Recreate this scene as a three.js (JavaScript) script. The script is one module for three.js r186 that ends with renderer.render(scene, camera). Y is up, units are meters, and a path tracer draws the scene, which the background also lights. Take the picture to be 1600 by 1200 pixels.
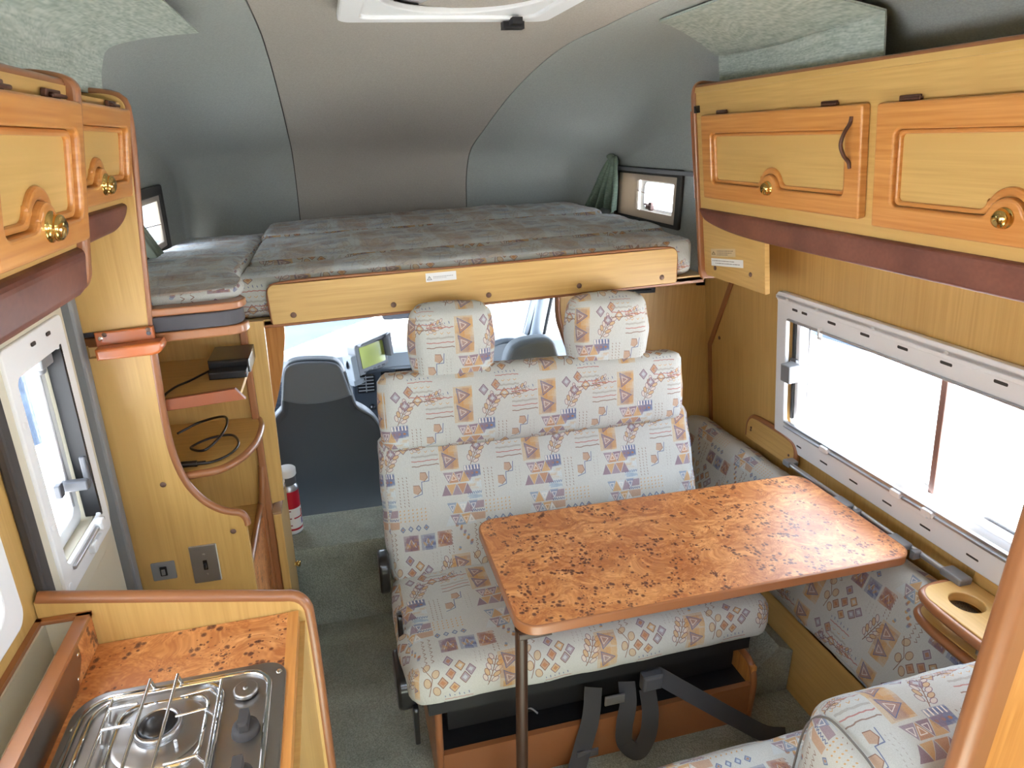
import * as THREE from 'three';
import { mergeGeometries, mergeVertices, toCreasedNormals } from 'three/addons/utils/BufferGeometryUtils.js';

// ------------------------------------------------------------------ camera, sky, exposure
const scene = new THREE.Scene();
const camera = new THREE.PerspectiveCamera(60.56, 1600 / 1200, 0.02, 200);
camera.position.set(0, 1.70, 0);
camera.rotation.set(THREE.MathUtils.degToRad(-20.1322), THREE.MathUtils.degToRad(-15.0959), THREE.MathUtils.degToRad(-0.1089), 'YXZ');
scene.add(camera);
scene.background = new THREE.Color().setRGB(0.84, 0.97, 1.16);
scene.backgroundIntensity = 7.5;
const sun = new THREE.DirectionalLight(new THREE.Color().setRGB(.97, .985, 1), 72);
sun.position.set(.9, 10, 4.2); sun.target.position.set(.4, 0, 0); scene.add(sun, sun.target);   // high behind the vehicle
sun.castShadow = true; sun.shadow.mapSize.set(2048, 2048); Object.assign(sun.shadow.camera, { left: -12, right: 12, top: 12, bottom: -12, near: 1, far: 30 });
const renderer = new THREE.WebGLRenderer({ antialias: true });
renderer.toneMapping = THREE.LinearToneMapping;
renderer.toneMappingExposure = 1.2;
renderer.shadowMap.enabled = true;

// ------------------------------------------------------------------ helpers
const V = (x, y, z) => new THREE.Vector3(x, y, z);
let seed = 7;
const rnd = () => { seed = (seed * 1664525 + 1013904223) >>> 0; return seed / 4294967296; };
const hash2 = (x, y) => { let h = (x * 374761393 + y * 668265263) | 0; h = Math.imul(h ^ (h >>> 13), 1274126177); return ((h ^ (h >>> 16)) >>> 0) / 4294967296; };
function vnoise(x, y, px = 0, py = 0) {                         // value noise, optional period
  const xi = Math.floor(x), yi = Math.floor(y), fx = x - xi, fy = y - yi, w = (a, p) => p ? ((a % p) + p) % p : a;
  const sx = fx * fx * (3 - 2 * fx), sy = fy * fy * (3 - 2 * fy), x0 = w(xi, px), x1 = w(xi + 1, px), y0 = w(yi, py), y1 = w(yi + 1, py);
  return (hash2(x0, y0) * (1 - sx) + hash2(x1, y0) * sx) * (1 - sy) + (hash2(x0, y1) * (1 - sx) + hash2(x1, y1) * sx) * sy;
}
const used = {};
function numbered(name) { if (!(name in used)) { used[name] = 0; return name; } return name + '_' + String(++used[name]).padStart(3, '0'); }
function tag(o, label, category, group, kind) {
  Object.assign(o.userData, { label, category });
  if (group) o.userData.group = group;
  if (kind) o.userData.kind = kind;
  return o;
}
function thing(name, label, category, group, kind) { const o = new THREE.Group(); o.name = numbered(name); scene.add(o); return tag(o, label, category, group, kind); }
function structure(name, label) { return thing(name, label, name.split('_')[0], null, 'structure'); }
function part(parent, name, geo, mat, label) {
  if (Array.isArray(geo)) geo = merge(geo);
  const m = new THREE.Mesh(geo, mat); m.name = parent === scene ? numbered(name) : name; m.castShadow = m.receiveShadow = true;
  parent.add(m); if (label) m.userData.label = label; return m;
}
function merge(list) {
  return mergeGeometries(list.map((g) => { const q = g.index ? g.toNonIndexed() : g.clone(); for (const k of Object.keys(q.attributes)) if (!['position', 'normal', 'uv'].includes(k)) q.deleteAttribute(k); return q; }));
}
// uv in metres by the dominant normal; `grain` is the world axis that texture u follows
function uvBox(geo, grain = 'x', sx = 1, sy = sx, ox = 0, oy = 0) {
  const g = geo.index ? geo.toNonIndexed() : geo; if (!g.attributes.normal) g.computeVertexNormals();
  const p = g.attributes.position, uv = new Float32Array(p.count * 2), a = V(0, 0, 0), b = V(0, 0, 0), c = V(0, 0, 0), n = V(0, 0, 0);
  const gi = 'xyz'.indexOf(grain);
  for (let t = 0; t < p.count; t += 3) {
    a.fromBufferAttribute(p, t); b.fromBufferAttribute(p, t + 1); c.fromBufferAttribute(p, t + 2);
    n.copy(b).sub(a).cross(c.clone().sub(a)); const m = [Math.abs(n.x), Math.abs(n.y), Math.abs(n.z)], k = m.indexOf(Math.max(...m));
    let axes = [0, 1, 2].filter((i) => i !== k);
    if (axes[1] === gi) axes = [axes[1], axes[0]];
    [a, b, c].forEach((v, i) => { const e = v.toArray(); uv[(t + i) * 2] = e[axes[0]] / sx + ox; uv[(t + i) * 2 + 1] = e[axes[1]] / sy + oy; });
  }
  g.setAttribute('uv', new THREE.BufferAttribute(uv, 2)); return g;
}
// frames: local (u, v, n) -> world.  u x v = n
function frame(o, ux, uy) {
  const n = ux.clone().cross(uy).normalize();
  return new THREE.Matrix4().makeBasis(ux, uy, n).setPosition(o);
}
const FZ = (z) => frame(V(0, 0, z), V(1, 0, 0), V(0, 1, 0));                       // faces the camera side (+z)
const FRx = (x, k = 0) => frame(V(x, 0, 0), V(0, 0, 1), V(-k, 1, 0));              // right side, faces -x ; u = z
const FLx = (x, k = 0) => frame(V(x, 0, 0), V(0, 0, -1), V(k, 1, 0));              // left side, faces +x ; u = -z
const FY = (y) => frame(V(0, y, 0), V(1, 0, 0), V(0, 0, -1));                      // lying, faces up ; u = x, v = -z
function shapeOf(pts) { const s = new THREE.Shape(); pts.forEach(([x, y], i) => i ? s.lineTo(x, y) : s.moveTo(x, y)); s.closePath(); return s; }
function rrect(x0, y0, x1, y1, r, cls = THREE.Shape) {
  const s = new cls(), [a, b, c, d] = Array.isArray(r) ? r : [r, r, r, r];          // bl br tr tl
  s.moveTo(x0 + a, y0); s.lineTo(x1 - b, y0); if (b) s.absarc(x1 - b, y0 + b, b, -Math.PI / 2, 0);
  s.lineTo(x1, y1 - c); if (c) s.absarc(x1 - c, y1 - c, c, 0, Math.PI / 2);
  s.lineTo(x0 + d, y1); if (d) s.absarc(x0 + d, y1 - d, d, Math.PI / 2, Math.PI);
  s.lineTo(x0, y0 + a); if (a) s.absarc(x0 + a, y0 + a, a, Math.PI, Math.PI * 1.5); return s;
}
// plate: 2-D shape extruded along n from `from` by `depth`, edges bevelled by b
function plate(shape, fr, from, depth, b = 0, seg = 2, curve = 10) {
  const g = new THREE.ExtrudeGeometry(shape, { depth: Math.max(1e-4, depth - 2 * b), bevelEnabled: b > 0, bevelThickness: b, bevelSize: b, bevelOffset: -b, bevelSegments: seg, curveSegments: curve });
  g.translate(0, 0, from + b); g.applyMatrix4(fr); return g;
}
function box(x0, x1, y0, y1, z0, z1, b = 0) {
  if (!b) { const g = new THREE.BoxGeometry(x1 - x0, y1 - y0, z1 - z0); g.translate((x0 + x1) / 2, (y0 + y1) / 2, (z0 + z1) / 2); return g; }
  return plate(rrect(x0, y0, x1, y1, 0), FZ(0), Math.min(z0, z1), Math.abs(z1 - z0), b);
}
function tube(pts, r, seg = 0, rad = 8, closed = false) {
  const c = new THREE.CatmullRomCurve3(pts.map((p) => Array.isArray(p) ? V(...p) : p), closed, 'centripetal');
  return new THREE.TubeGeometry(c, seg || pts.length * 6, r, rad, closed);
}
function rod(a, b, r, rad = 10) {
  const d = b.clone().sub(a), g = new THREE.CylinderGeometry(r, r, d.length(), rad);
  g.applyQuaternion(new THREE.Quaternion().setFromUnitVectors(V(0, 1, 0), d.normalize())); const m = a.clone().add(b).multiplyScalar(.5); g.translate(m.x, m.y, m.z); return g;
}
function bentRod(pts, r) { const out = []; for (let i = 0; i + 1 < pts.length; i++) { out.push(rod(V(...pts[i]), V(...pts[i + 1]), r, 8)); if (i) { const s = new THREE.SphereGeometry(r, 8, 6); s.translate(...pts[i]); out.push(s); } } return merge(out); }
function lathe(prof, at, dir = V(0, 1, 0), seg = 24) {
  const g = new THREE.LatheGeometry(prof.map(([r, h]) => new THREE.Vector2(r, h)), seg);
  g.applyQuaternion(new THREE.Quaternion().setFromUnitVectors(V(0, 1, 0), dir.clone().normalize())); g.translate(at.x, at.y, at.z); return g;
}
// soft cushion: rounded box with puff and wrinkles, centred; uv box projected with the fabric's size
const FT = [0.26, 0.5];
function cushion(w, h, d, o = {}) {
  const r = Math.min(o.r ?? 0.03, w / 2 - .001, h / 2 - .001, d / 2 - .001), s = o.seg ?? 0.022, puff = o.puff ?? 0.008, wr = o.wrinkle ?? 0.002;
  const n = (l) => Math.max(6, Math.min(70, Math.round(l / s)));
  let g = new THREE.BoxGeometry(w, h, d, n(w), n(h), n(d)); const p = g.attributes.position, uv = g.attributes.uv, nn = g.attributes.normal, q = V(0, 0, 0), c = V(0, 0, 0);
  for (let i = 0; i < p.count; i++) {
    q.fromBufferAttribute(p, i); const X = nn.getX(i), Y = nn.getY(i), Z = nn.getZ(i);
    // uv before rounding
    const k = Math.abs(X) > .5 ? 0 : Math.abs(Y) > .5 ? 1 : 2, e = q.toArray(), ox = o.ox ?? 0, oy = o.oy ?? 0;
    const uu = k === 0 ? e[2] : e[0], vv = k === 1 ? -e[2] : e[1];
    const U = o.turn ? vv : uu, W = o.turn ? uu : vv;
    uv.setXY(i, U / FT[0] + ox, W / FT[1] + oy + (k === 1 ? (h / 2 + d / 2) / FT[1] : 0));
    c.set(THREE.MathUtils.clamp(q.x, -w / 2 + r, w / 2 - r), THREE.MathUtils.clamp(q.y, -h / 2 + r, h / 2 - r), THREE.MathUtils.clamp(q.z, -d / 2 + r, d / 2 - r));
    const dir = q.clone().sub(c); if (dir.lengthSq() > 1e-12) { dir.normalize(); q.copy(c).addScaledVector(dir, r); }
    const fx = 1 - (2 * e[0] / w) ** 2, fy = 1 - (2 * e[1] / h) ** 2, fz = 1 - (2 * e[2] / d) ** 2;
    const amt = puff * (k === 0 ? fy * fz : k === 1 ? fx * fz : fx * fy);
    let wob = wr * ((vnoise(e[0] * 14 + 31 + ox * 9, (e[1] + e[2]) * 9 + 7) - .5) * 1.4 + (vnoise(e[0] * 41 + 5, (e[1] - e[2]) * 33 + 3 + oy * 7) - .5) * .6);
    if (o.fold) wob += o.fold(e, k);
    wob *= Math.min(1, 3 * Math.pow(Math.max(0, k === 0 ? fy * fz : k === 1 ? fx * fz : fx * fy), .5));
    q.x += X * (amt + wob); q.y += Y * (amt + wob); q.z += Z * (amt + wob);
    p.setXYZ(i, q.x, q.y, q.z);
  }
  g.deleteAttribute('normal'); const uvs = g.attributes.uv.clone();
  g = weldNormals(g, uvs); return g;
}
function weldNormals(g) {                                        // smooth normals across uv seams
  const t = g.clone(); t.deleteAttribute('uv'); const w = mergeVertices(t, 1e-5); w.computeVertexNormals();
  const key = (p, i) => [0, 1, 2].map((k) => Math.round(p.getComponent(i, k) * 2e4)).join(), map = new Map(); for (let i = 0; i < w.attributes.position.count; i++) map.set(key(w.attributes.position, i), i);
  const N = new Float32Array(g.attributes.position.count * 3);
  g.computeVertexNormals();
  for (let i = 0; i < g.attributes.position.count; i++) { const j = map.get(key(g.attributes.position, i)); for (let k = 0; k < 3; k++) N[i * 3 + k] = j === undefined ? g.attributes.normal.getComponent(i, k) : w.attributes.normal.getComponent(j, k); }
  g.setAttribute('normal', new THREE.BufferAttribute(N, 3)); return g;
}
// flat strap swept along points; side = width direction
function strap(pts, side, width, th = 0.002) {
  const c = new THREE.CatmullRomCurve3(pts.map((p) => V(...p)), false, 'centripetal'), n = pts.length * 8, pos = [], idx = [];
  for (let i = 0; i <= n; i++) {
    const p = c.getPoint(i / n), t = c.getTangent(i / n), s = t.clone().cross(V(...side)); s.addScaledVector(t, -s.dot(t)).normalize(); const m = t.clone().cross(s).normalize();
    for (const [a, b] of [[-1, -1], [1, -1], [1, 1], [-1, 1]]) pos.push(...p.clone().addScaledVector(s, a * width / 2).addScaledVector(m, b * th / 2).toArray());
  }
  for (let i = 0; i < n; i++) for (let k = 0; k < 4; k++) { const a = i * 4 + k, b = i * 4 + (k + 1) % 4; idx.push(a, b, b + 4, a, b + 4, a + 4); }
  idx.push(0, 2, 1, 0, 3, 2, n * 4, n * 4 + 1, n * 4 + 2, n * 4, n * 4 + 2, n * 4 + 3);
  const g = new THREE.BufferGeometry(); g.setAttribute('position', new THREE.Float32BufferAttribute(pos, 3)); g.setIndex(idx);
  return uvBox(toCreasedNormals(g, .6));
}
// grid sheet with thickness from a function f(s, t) -> Vector3
function sheet(f, ns, nt, th, us = 1, vs = 1) {
  const pos = [], nor = [], uv = [], idx = [], P = [], Nn = [];
  for (let i = 0; i <= ns; i++) for (let j = 0; j <= nt; j++) P.push(f(i / ns, j / nt));
  const at = (i, j) => P[Math.max(0, Math.min(ns, i)) * (nt + 1) + Math.max(0, Math.min(nt, j))];
  for (let i = 0; i <= ns; i++) for (let j = 0; j <= nt; j++) Nn.push(at(i + 1, j).clone().sub(at(i - 1, j)).cross(at(i, j + 1).clone().sub(at(i, j - 1))).normalize());
  const put = (k, back, n, u, v) => { pos.push(...P[k].clone().addScaledVector(Nn[k], back ? -th : 0).toArray()); nor.push(...n.toArray()); uv.push(u, v); return pos.length / 3 - 1; };
  const g0 = []; for (const back of [0, 1]) for (let i = 0; i <= ns; i++) for (let j = 0; j <= nt; j++) { const k = i * (nt + 1) + j; g0.push(put(k, back, Nn[k].clone().multiplyScalar(back ? -1 : 1), i / ns * us, j / nt * vs)); }
  const id = (i, j, s) => g0[s * (ns + 1) * (nt + 1) + i * (nt + 1) + j], q = (a, b, c, d) => idx.push(a, b, c, a, c, d);
  for (let i = 0; i < ns; i++) for (let j = 0; j < nt; j++) { q(id(i, j, 0), id(i + 1, j, 0), id(i + 1, j + 1, 0), id(i, j + 1, 0)); q(id(i, j, 1), id(i, j + 1, 1), id(i + 1, j + 1, 1), id(i + 1, j, 1)); }
  const rim = (i, j, i2, j2) => { const a = i * (nt + 1) + j, b = i2 * (nt + 1) + j2, n = P[b].clone().sub(P[a]).cross(Nn[a]).normalize(), A = put(a, 0, n, 0, 0), B = put(b, 0, n, .05, 0), C = put(b, 1, n, .05, .01), D = put(a, 1, n, 0, .01); q(A, D, C, B); };
  for (let i = 0; i < ns; i++) { rim(i, 0, i + 1, 0); rim(i + 1, nt, i, nt); } for (let j = 0; j < nt; j++) { rim(0, j + 1, 0, j); rim(ns, j, ns, j + 1); }
  const g = new THREE.BufferGeometry(); g.setAttribute('position', new THREE.Float32BufferAttribute(pos, 3)); g.setAttribute('normal', new THREE.Float32BufferAttribute(nor, 3)); g.setAttribute('uv', new THREE.Float32BufferAttribute(uv, 2)); g.setIndex(idx);
  return g;
}

// ------------------------------------------------------------------ textures
function dataTex(w, h, fn, srgb = true) {
  const d = new Uint8Array(w * h * 4);
  for (let y = 0; y < h; y++) for (let x = 0; x < w; x++) { const c = fn(x, y), i = (y * w + x) * 4; for (let k = 0; k < 3; k++) d[i + k] = Math.max(0, Math.min(255, Array.isArray(c) ? c[k] : c)); d[i + 3] = 255; }
  const t = new THREE.DataTexture(d, w, h); t.wrapS = t.wrapT = THREE.RepeatWrapping; t.magFilter = THREE.LinearFilter; t.minFilter = THREE.LinearMipmapLinearFilter; t.generateMipmaps = true;
  if (srgb) t.colorSpace = THREE.SRGBColorSpace; t.needsUpdate = true; return t;
}
function canvasTex(w, h, draw, srgb = true) {
  const c = document.createElement('canvas'); c.width = w; c.height = h; draw(c.getContext('2d'), w, h);
  const t = new THREE.CanvasTexture(c); t.wrapS = t.wrapT = THREE.RepeatWrapping; if (srgb) t.colorSpace = THREE.SRGBColorSpace; t.anisotropy = 8; return t;
}
const mix = (a, b, t) => a.map((v, i) => v + (b[i] - v) * t);
// veneer, grain along u; one tile = 0.5 m
function veneerTex(lo, hi, contrast, sd) {
  return dataTex(512, 512, (x, y) => {
    const w = vnoise(x / 128 + sd, y / 64, 0, 0) * 0, n1 = vnoise(x / 170, y / 5 + w, 0, 0), n2 = vnoise(x / 64 + sd, y / 2.2), n3 = vnoise(x / 256 + 3, y / 64 + sd);
    const edge = Math.min(x, 511 - x, y, 511 - y) / 40, k = Math.min(1, edge);
    return mix(lo, hi, .5 + contrast * k * ((n1 - .5) * .8 + (n2 - .5) * .5 + (n3 - .5) * .7));
  });
}
const tVeneer = veneerTex([188, 149, 83], [210, 172, 105], 0.62, 11);
const tAlder = veneerTex([186, 120, 56], [213, 151, 84], 0.9, 37);
// burl: swirling orange with clusters of dark eyes; one tile = 0.55 m
const eyes = []; for (let i = 0; i < 230; i++) { const cx = rnd() * 1024, cy = rnd() * 1024, n = 2 + Math.floor(rnd() * 17), sp = 12 + rnd() * 34, an = rnd() * 6; for (let j = 0; j < n; j++) { const a = rnd() * 6.28, q = Math.sqrt(-2 * Math.log(rnd() + 1e-6)) * sp * .6; eyes.push([cx + Math.cos(a) * q * 1.5 * Math.cos(an) - Math.sin(a) * q * .6 * Math.sin(an), cy + Math.cos(a) * q * 1.5 * Math.sin(an) + Math.sin(a) * q * .6 * Math.cos(an), 1.2 + rnd() ** 3.2 * 6.5, .6 + rnd() * .8]); } }
const eyeMap = new Float32Array(1024 * 1024);
for (const [x, y, r, as] of eyes) { const R = Math.ceil(r * 2.2); for (let j = -R; j <= R; j++) for (let i = -R; i <= R; i++) { const d = Math.hypot(i, j / as), v = d < r * .5 ? .92 : d < r * .72 ? .45 : d < r ? .8 : d < r * 1.5 ? .33 * (1.5 - d / r) * 2 : 0, k = ((((y | 0) + j) % 1024 + 1024) % 1024) * 1024 + (((x | 0) + i) % 1024 + 1024) % 1024; if (v > eyeMap[k]) eyeMap[k] = v; } }
const tBurl = dataTex(1024, 1024, (x, y) => {
  const P = (f) => vnoise(x / 1024 * f, y / 1024 * f, f, f);
  const wx = (P(8) - .5) * 110 + (P(20) - .5) * 40, wy = (vnoise(x / 128 + 40.5, y / 128, 0, 0), (vnoise((x / 1024) * 9, (y / 1024) * 9, 9, 9) - .5) * 110);
  const f = (a, b, s, p) => vnoise(((x + wx) / 1024) * a, ((y + wy) / 1024) * b, a, b);
  const n = f(9, 16) * .36 + f(40, 66) * .34 + f(150, 240) * .30;
  let c = mix([172, 102, 52], [222, 158, 98], THREE.MathUtils.clamp((n - .24) * 1.9, 0, 1));
  
  return mix(c, [86, 48, 34], eyeMap[y * 1024 + x]);
});
const tLeather = dataTex(256, 256, (x, y) => mix([86, 46, 36], [126, 76, 60], .5 + (vnoise(x / 256 * 6, y / 256 * 6, 6, 6) - .5) * .9 + (vnoise(x / 4, y / 4, 64, 64) - .5) * .22));
const tCarpet = dataTex(256, 256, (x, y) => mix([122, 128, 117], [170, 176, 163], .5 + (vnoise(x / 2, y / 2, 128, 128) - .5) * .9 + (vnoise(x / 256 * 5, y / 256 * 5, 5, 5) - .5) * .5));
const tFelt = dataTex(512, 512, (x, y) => { const s = vnoise(x / 512 * 6, y / 512 * 6, 6, 6) * 30, n = vnoise((x + s * 3) / 512 * 24, (y + s) / 512 * 128, 24, 128), m = vnoise(x / 512 * 90, y / 512 * 90, 90, 90); return mix([146, 157, 148], [186, 194, 185], .5 + (n - .5) * .7 + (m - .5) * .6); });
const tFuzz = dataTex(256, 256, (x, y) => 255 * (.5 + (vnoise(x / 2, y / 2, 128, 128) - .5) * .7 + (vnoise(x / 9, y / 9, 28, 28) - .5) * .5), false);
const tLining = dataTex(256, 256, (x, y) => 255 * (.93 + (vnoise(x / 2, y / 2, 128, 128) - .5) * .10));
const tRib = dataTex(64, 64, (x, y) => 255 * (.5 + .5 * Math.sin(y / 64 * Math.PI * 2 * 8)) * (.7 + .3 * Math.sin(x / 64 * Math.PI * 2 * 4)), false);
const tBrush = dataTex(256, 256, (x, y) => 92 + 24 * (vnoise(x / 256 * 4, y / 1.3, 4, 196) - .5), false);
const tConcrete = dataTex(256, 256, (x, y) => 255 * (.82 + (vnoise(x / 3, y / 3, 85, 85) - .5) * .1 + (vnoise(x / 256 * 6, y / 256 * 6, 6, 6) - .5) * .16));

// woven upholstery print, tile 0.26 m x 0.50 m
function fabricTex(base, ink, W = 832, H = 1600) {
  return canvasTex(W, H, (g) => {
    g.fillStyle = base; g.fillRect(0, 0, W, H);
    const A = (a) => (s) => { g.globalAlpha = a * ink; s(); g.globalAlpha = 1; };
    const jit = (v, k = 3) => v + (rnd() - .5) * 2 * k;
    const C = { rust: '#a8704c', ochre: '#bd8c54', mauve: '#84707e', plum: '#745a68', blue: '#7487a2', navy: '#5c6486', brown: '#765448', grey: '#9c9690', pale: '#b8c2c6', red: '#a05a54' };
    const motifs = [];
    const add = (f) => { const s = Math.floor(rnd() * 1e9); motifs.push([f, s]); };
    const poly = (pts, fill, a = .8) => { g.globalAlpha = a * ink; g.fillStyle = fill; g.beginPath(); pts.forEach(([x, y], i) => i ? g.lineTo(jit(x), jit(y)) : g.moveTo(jit(x), jit(y))); g.closePath(); g.fill(); g.globalAlpha = 1; };
    const line = (pts, col, w = 4, close = false, a = .85) => { g.globalAlpha = a * ink; g.strokeStyle = col; g.lineWidth = w; g.lineJoin = 'round'; g.beginPath(); pts.forEach(([x, y], i) => i ? g.lineTo(jit(x, 2), jit(y, 2)) : g.moveTo(jit(x, 2), jit(y, 2))); if (close) g.closePath(); g.stroke(); g.globalAlpha = 1; };
    const oval = (x, y, rx, ry, an, fill, col, a = .7) => { g.save(); g.translate(x, y); g.rotate(an); g.beginPath(); g.ellipse(0, 0, rx, ry, 0, 0, 7); if (fill) { g.globalAlpha = a * ink; g.fillStyle = fill; g.fill(); } if (col) { g.globalAlpha = .85 * ink; g.strokeStyle = col; g.lineWidth = 5; g.stroke(); } g.restore(); g.globalAlpha = 1; };
    const patch = (x, y, w, h, cols) => { for (let i = 0; i < 26; i++) { const c = cols[Math.floor(rnd() * cols.length)], px = x + rnd() * w * .75, py = y + rnd() * h * .85; poly([[px, py], [Math.min(x + w, px + w * .5), py + 4], [Math.min(x + w, px + w * .5), Math.min(y + h, py + h * .25)], [px, Math.min(y + h, py + h * .22)]], c, .4); } poly([[x, y], [x + w, y], [x + w, y + h], [x, y + h]], cols[0], .35); };
    const triCol = (x, y) => { patch(x, y, 180, 350, [C.ochre, C.pale, C.mauve]); for (let i = 0; i < 2; i++) { const yy = y + 15 + i * 165; poly([[x + 30, yy], [x + 160, yy + 70], [x + 50, yy + 145]], C.mauve, .55); line([[x + 30, yy], [x + 160, yy + 70], [x + 50, yy + 145]], C.navy, 6, true); line([[x + 55, yy + 40], [x + 115, yy + 70], [x + 65, yy + 105]], '#d8d2c8', 5, true); } };
    const sprig = (x, y, an, s) => { g.save(); g.translate(x, y); g.rotate(an); g.scale(s, s); line([[0, 0], [0, -260]], C.brown, 7); for (let i = 0; i < 5; i++) for (const k of [-1, 1]) { const yy = -50 - i * 46; line([[0, yy + 20], [k * 22, yy]], C.brown, 4); oval(k * 40, yy - 12, 17, 32, k * .7, i % 2 ? C.ochre : '#c9b5a4', i % 2 ? C.brown : C.plum, .55); } g.restore(); };
    const diamond = (x, y, r, c, o) => { const q = [[x, y - r], [x + r * .85, y], [x, y + r], [x - r * .85, y]]; poly(q, c, .6); line(q, o, 6, true); const k = r * .45; poly([[x, y - k], [x + k, y], [x, y + k], [x - k, y]], rnd() < .5 ? C.pale : C.rust, .7); };
    const strokes = (x, y, w) => { const cs = [C.navy, C.red, C.ochre, C.grey, C.red, C.brown]; cs.forEach((c, i) => { const yy = y + i * 46; if (i === 0) { for (let k = 0; k < 6; k++) line([[x + k * w / 6, yy - (k % 2) * 10], [x + k * w / 6 + 5, yy + 14]], c, 7); return; } if (i === 2) { for (let k = 0; k < 4; k++) line([[x + k * w / 4, yy], [x + k * w / 4 + 14, yy + 14], [x + k * w / 4 + 32, yy - 2]], c, 5); return; } const p = []; for (let k = 0; k <= 12; k++) p.push([x + k * w / 12, yy + (rnd() - .5) * 12]); line(p, c, i === 3 ? 17 : 9, false, .7); }); };
    const stairs = (x, y) => { line([[x + 165, y], [x + 160, y + 95], [x + 90, y + 100], [x + 84, y + 215], [x, y + 235]], C.navy, 7); for (const [a, b] of [[112, 50], [40, 170]]) { poly([[x + a - 34, y + b - 42], [x + a + 22, y + b - 40], [x + a + 38, y + b + 10], [x + a, y + b + 46], [x + a - 38, y + b + 26]], C.rust, .5); line([[x + a - 34, y + b - 42], [x + a + 22, y + b - 40], [x + a + 38, y + b + 10], [x + a, y + b + 46]], C.brown, 5); } };
    const tri = (x, y, w, h, up, c) => { const q = up ? [[x, y + h], [x + w, y + h], [x + w / 2, y]] : [[x, y], [x + w, y], [x + w / 2, y + h]]; poly(q, c, .68); if (rnd() < .4) line(q.map(([a, b]) => [x + w / 2 + (a - x - w / 2) * .5, y + h / 2 + (b - y - h / 2) * .5]), '#dcd6cc', 6, true); };
    const triGrid = (x, y, cs) => { for (let r = 0; r < 2; r++) for (let i = 0; i < 5; i++) tri(x + i * 52 - r * 30, y + r * 118, 94, 104, (i + r) % 2, cs[(i + r * 2) % cs.length]); };
    const blockCol = (x, y) => { patch(x, y, 165, 120, [C.navy, C.mauve, C.blue]); for (let i = 0; i < 5; i++) line([[x + 12 + i * 32, y + 6], [x + 14 + i * 32, y + 50]], '#dcd6cc', 10, false, 1); for (let i = 0; i < 3; i++) oval(x + 32 + i * 48, y + 84, 13, 10, .3, C.rust, null, .9); patch(x + 6, y + 130, 155, 110, [C.pale, C.ochre, C.pale]); patch(x + 8, y + 250, 150, 90, [C.pale, C.blue]); for (let i = 0; i < 7; i++) line([[x + 12 + i * 21, y + 260], [x + 24 + i * 21, y + 286], [x + 30 + i * 21, y + 262]], C.navy, 4); };
    const dashes = (x, y, h, n, c) => { for (let k = 0; k < n; k++) for (let i = 0; i < h / 30; i++) line([[x + k * 38, y + i * 30], [x + k * 38 + 6, y + i * 30 + 15]], c, 5); };
    const zig = (x, y, n) => { for (let i = 0; i < n; i++) line([[x, y + i * 46], [x + 22, y + i * 46 + 20], [x + 2, y + i * 46 + 34]], C.brown, 5); };
    const square = (x, y, c1, c2) => { patch(x, y, 138, 150, [c1, c2, C.mauve]); line([[x + 30, y + 120], [x + 66, y + 40], [x + 110, y + 118]], C.pale, 6); line([[x + 66, y + 40], [x + 70, y + 125]], C.plum, 5); for (let i = 0; i < 3; i++) oval(x + 38 + i * 32, y + 92 - (i === 1 ? 26 : 0), 11, 26, (i - 1) * .6, C.ochre, null, .5); };
    const dots = (x, y, w, h, n) => { for (let i = 0; i < n; i++) { const c = [C.rust, C.ochre, C.blue, C.mauve][i % 4]; oval(x + ((i * 61) % w), y + ((i * 97) % h), 10 + rnd() * 7, 10 + rnd() * 6, rnd() * 3, c, null, .7); } };
    // row A
    add(() => triCol(6, 10)); add(() => sprig(300, 330, .5, .95)); add(() => [[300, 60], [420, 20], [500, 110], [380, 150]].forEach(([x, y], i) => diamond(x, y, 52, [C.mauve, C.rust, C.ochre][i % 3], C.plum)));
    add(() => blockCol(232, 330)); add(() => sprig(560, 130, 1.2, .7)); add(() => strokes(570, 60, 260)); add(() => stairs(560, 345)); add(() => triGrid(30, 385, [C.mauve, C.rust, C.plum, C.ochre])); add(() => dashes(430, 380, 280, 3, C.brown)); add(() => dashes(746, 400, 200, 2, C.grey));
    // row B
    add(() => { for (let r = 0; r < 4; r++) for (let k = 0; k < 7; k++) oval(420 + k * 40, 700 + r * 34, 5, 9, .5, C.ochre, null, .8); }); add(() => { for (let k = 0; k < 4; k++) diamond(432 + k * 74, 880, 26, C.blue, C.navy); });
    add(() => { poly([[260, 690], [400, 690], [400, 760], [260, 760]], C.plum, .55); for (let i = 0; i < 6; i++) line([[268 + i * 22, 770], [282 + i * 22, 790], [290 + i * 22, 768]], C.navy, 6); poly([[256, 800], [404, 800], [400, 866], [260, 870]], C.rust, .5); });
    add(() => { square(430, 940, C.plum, C.ochre); square(590, 945, C.navy, C.pale); square(750, 935, C.rust, C.plum); }); add(() => dots(120, 900, 150, 250, 15)); add(() => zig(286, 905, 6)); add(() => zig(340, 900, 6)); add(() => dashes(20, 940, 220, 2, C.brown));
    add(() => triGrid(40, 680, [C.blue, C.ochre, C.pale, C.mauve]));
    add(() => { [[470, 1180], [560, 1240], [480, 1300], [590, 1350], [500, 1420], [410, 1370], [640, 1290]].forEach(([x, y], i) => diamond(x, y, 48, [C.mauve, C.ochre, C.rust][i % 3], i % 2 ? C.brown : C.plum)); });
    add(() => sprig(770, 1470, .35, 1.05)); add(() => triCol(40, 1180)); add(() => { for (let i = 0; i < 4; i++) oval(290 + (i % 2) * 70, 1210 + i * 76, 28, 40, .6 - i * .3, C.ochre, C.brown, .45); line([[250, 1180], [330, 1330], [300, 1480]], C.brown, 6); }); add(() => strokes(420, 1490, 230)); add(() => dashes(690, 1130, 100, 3, C.grey));
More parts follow.
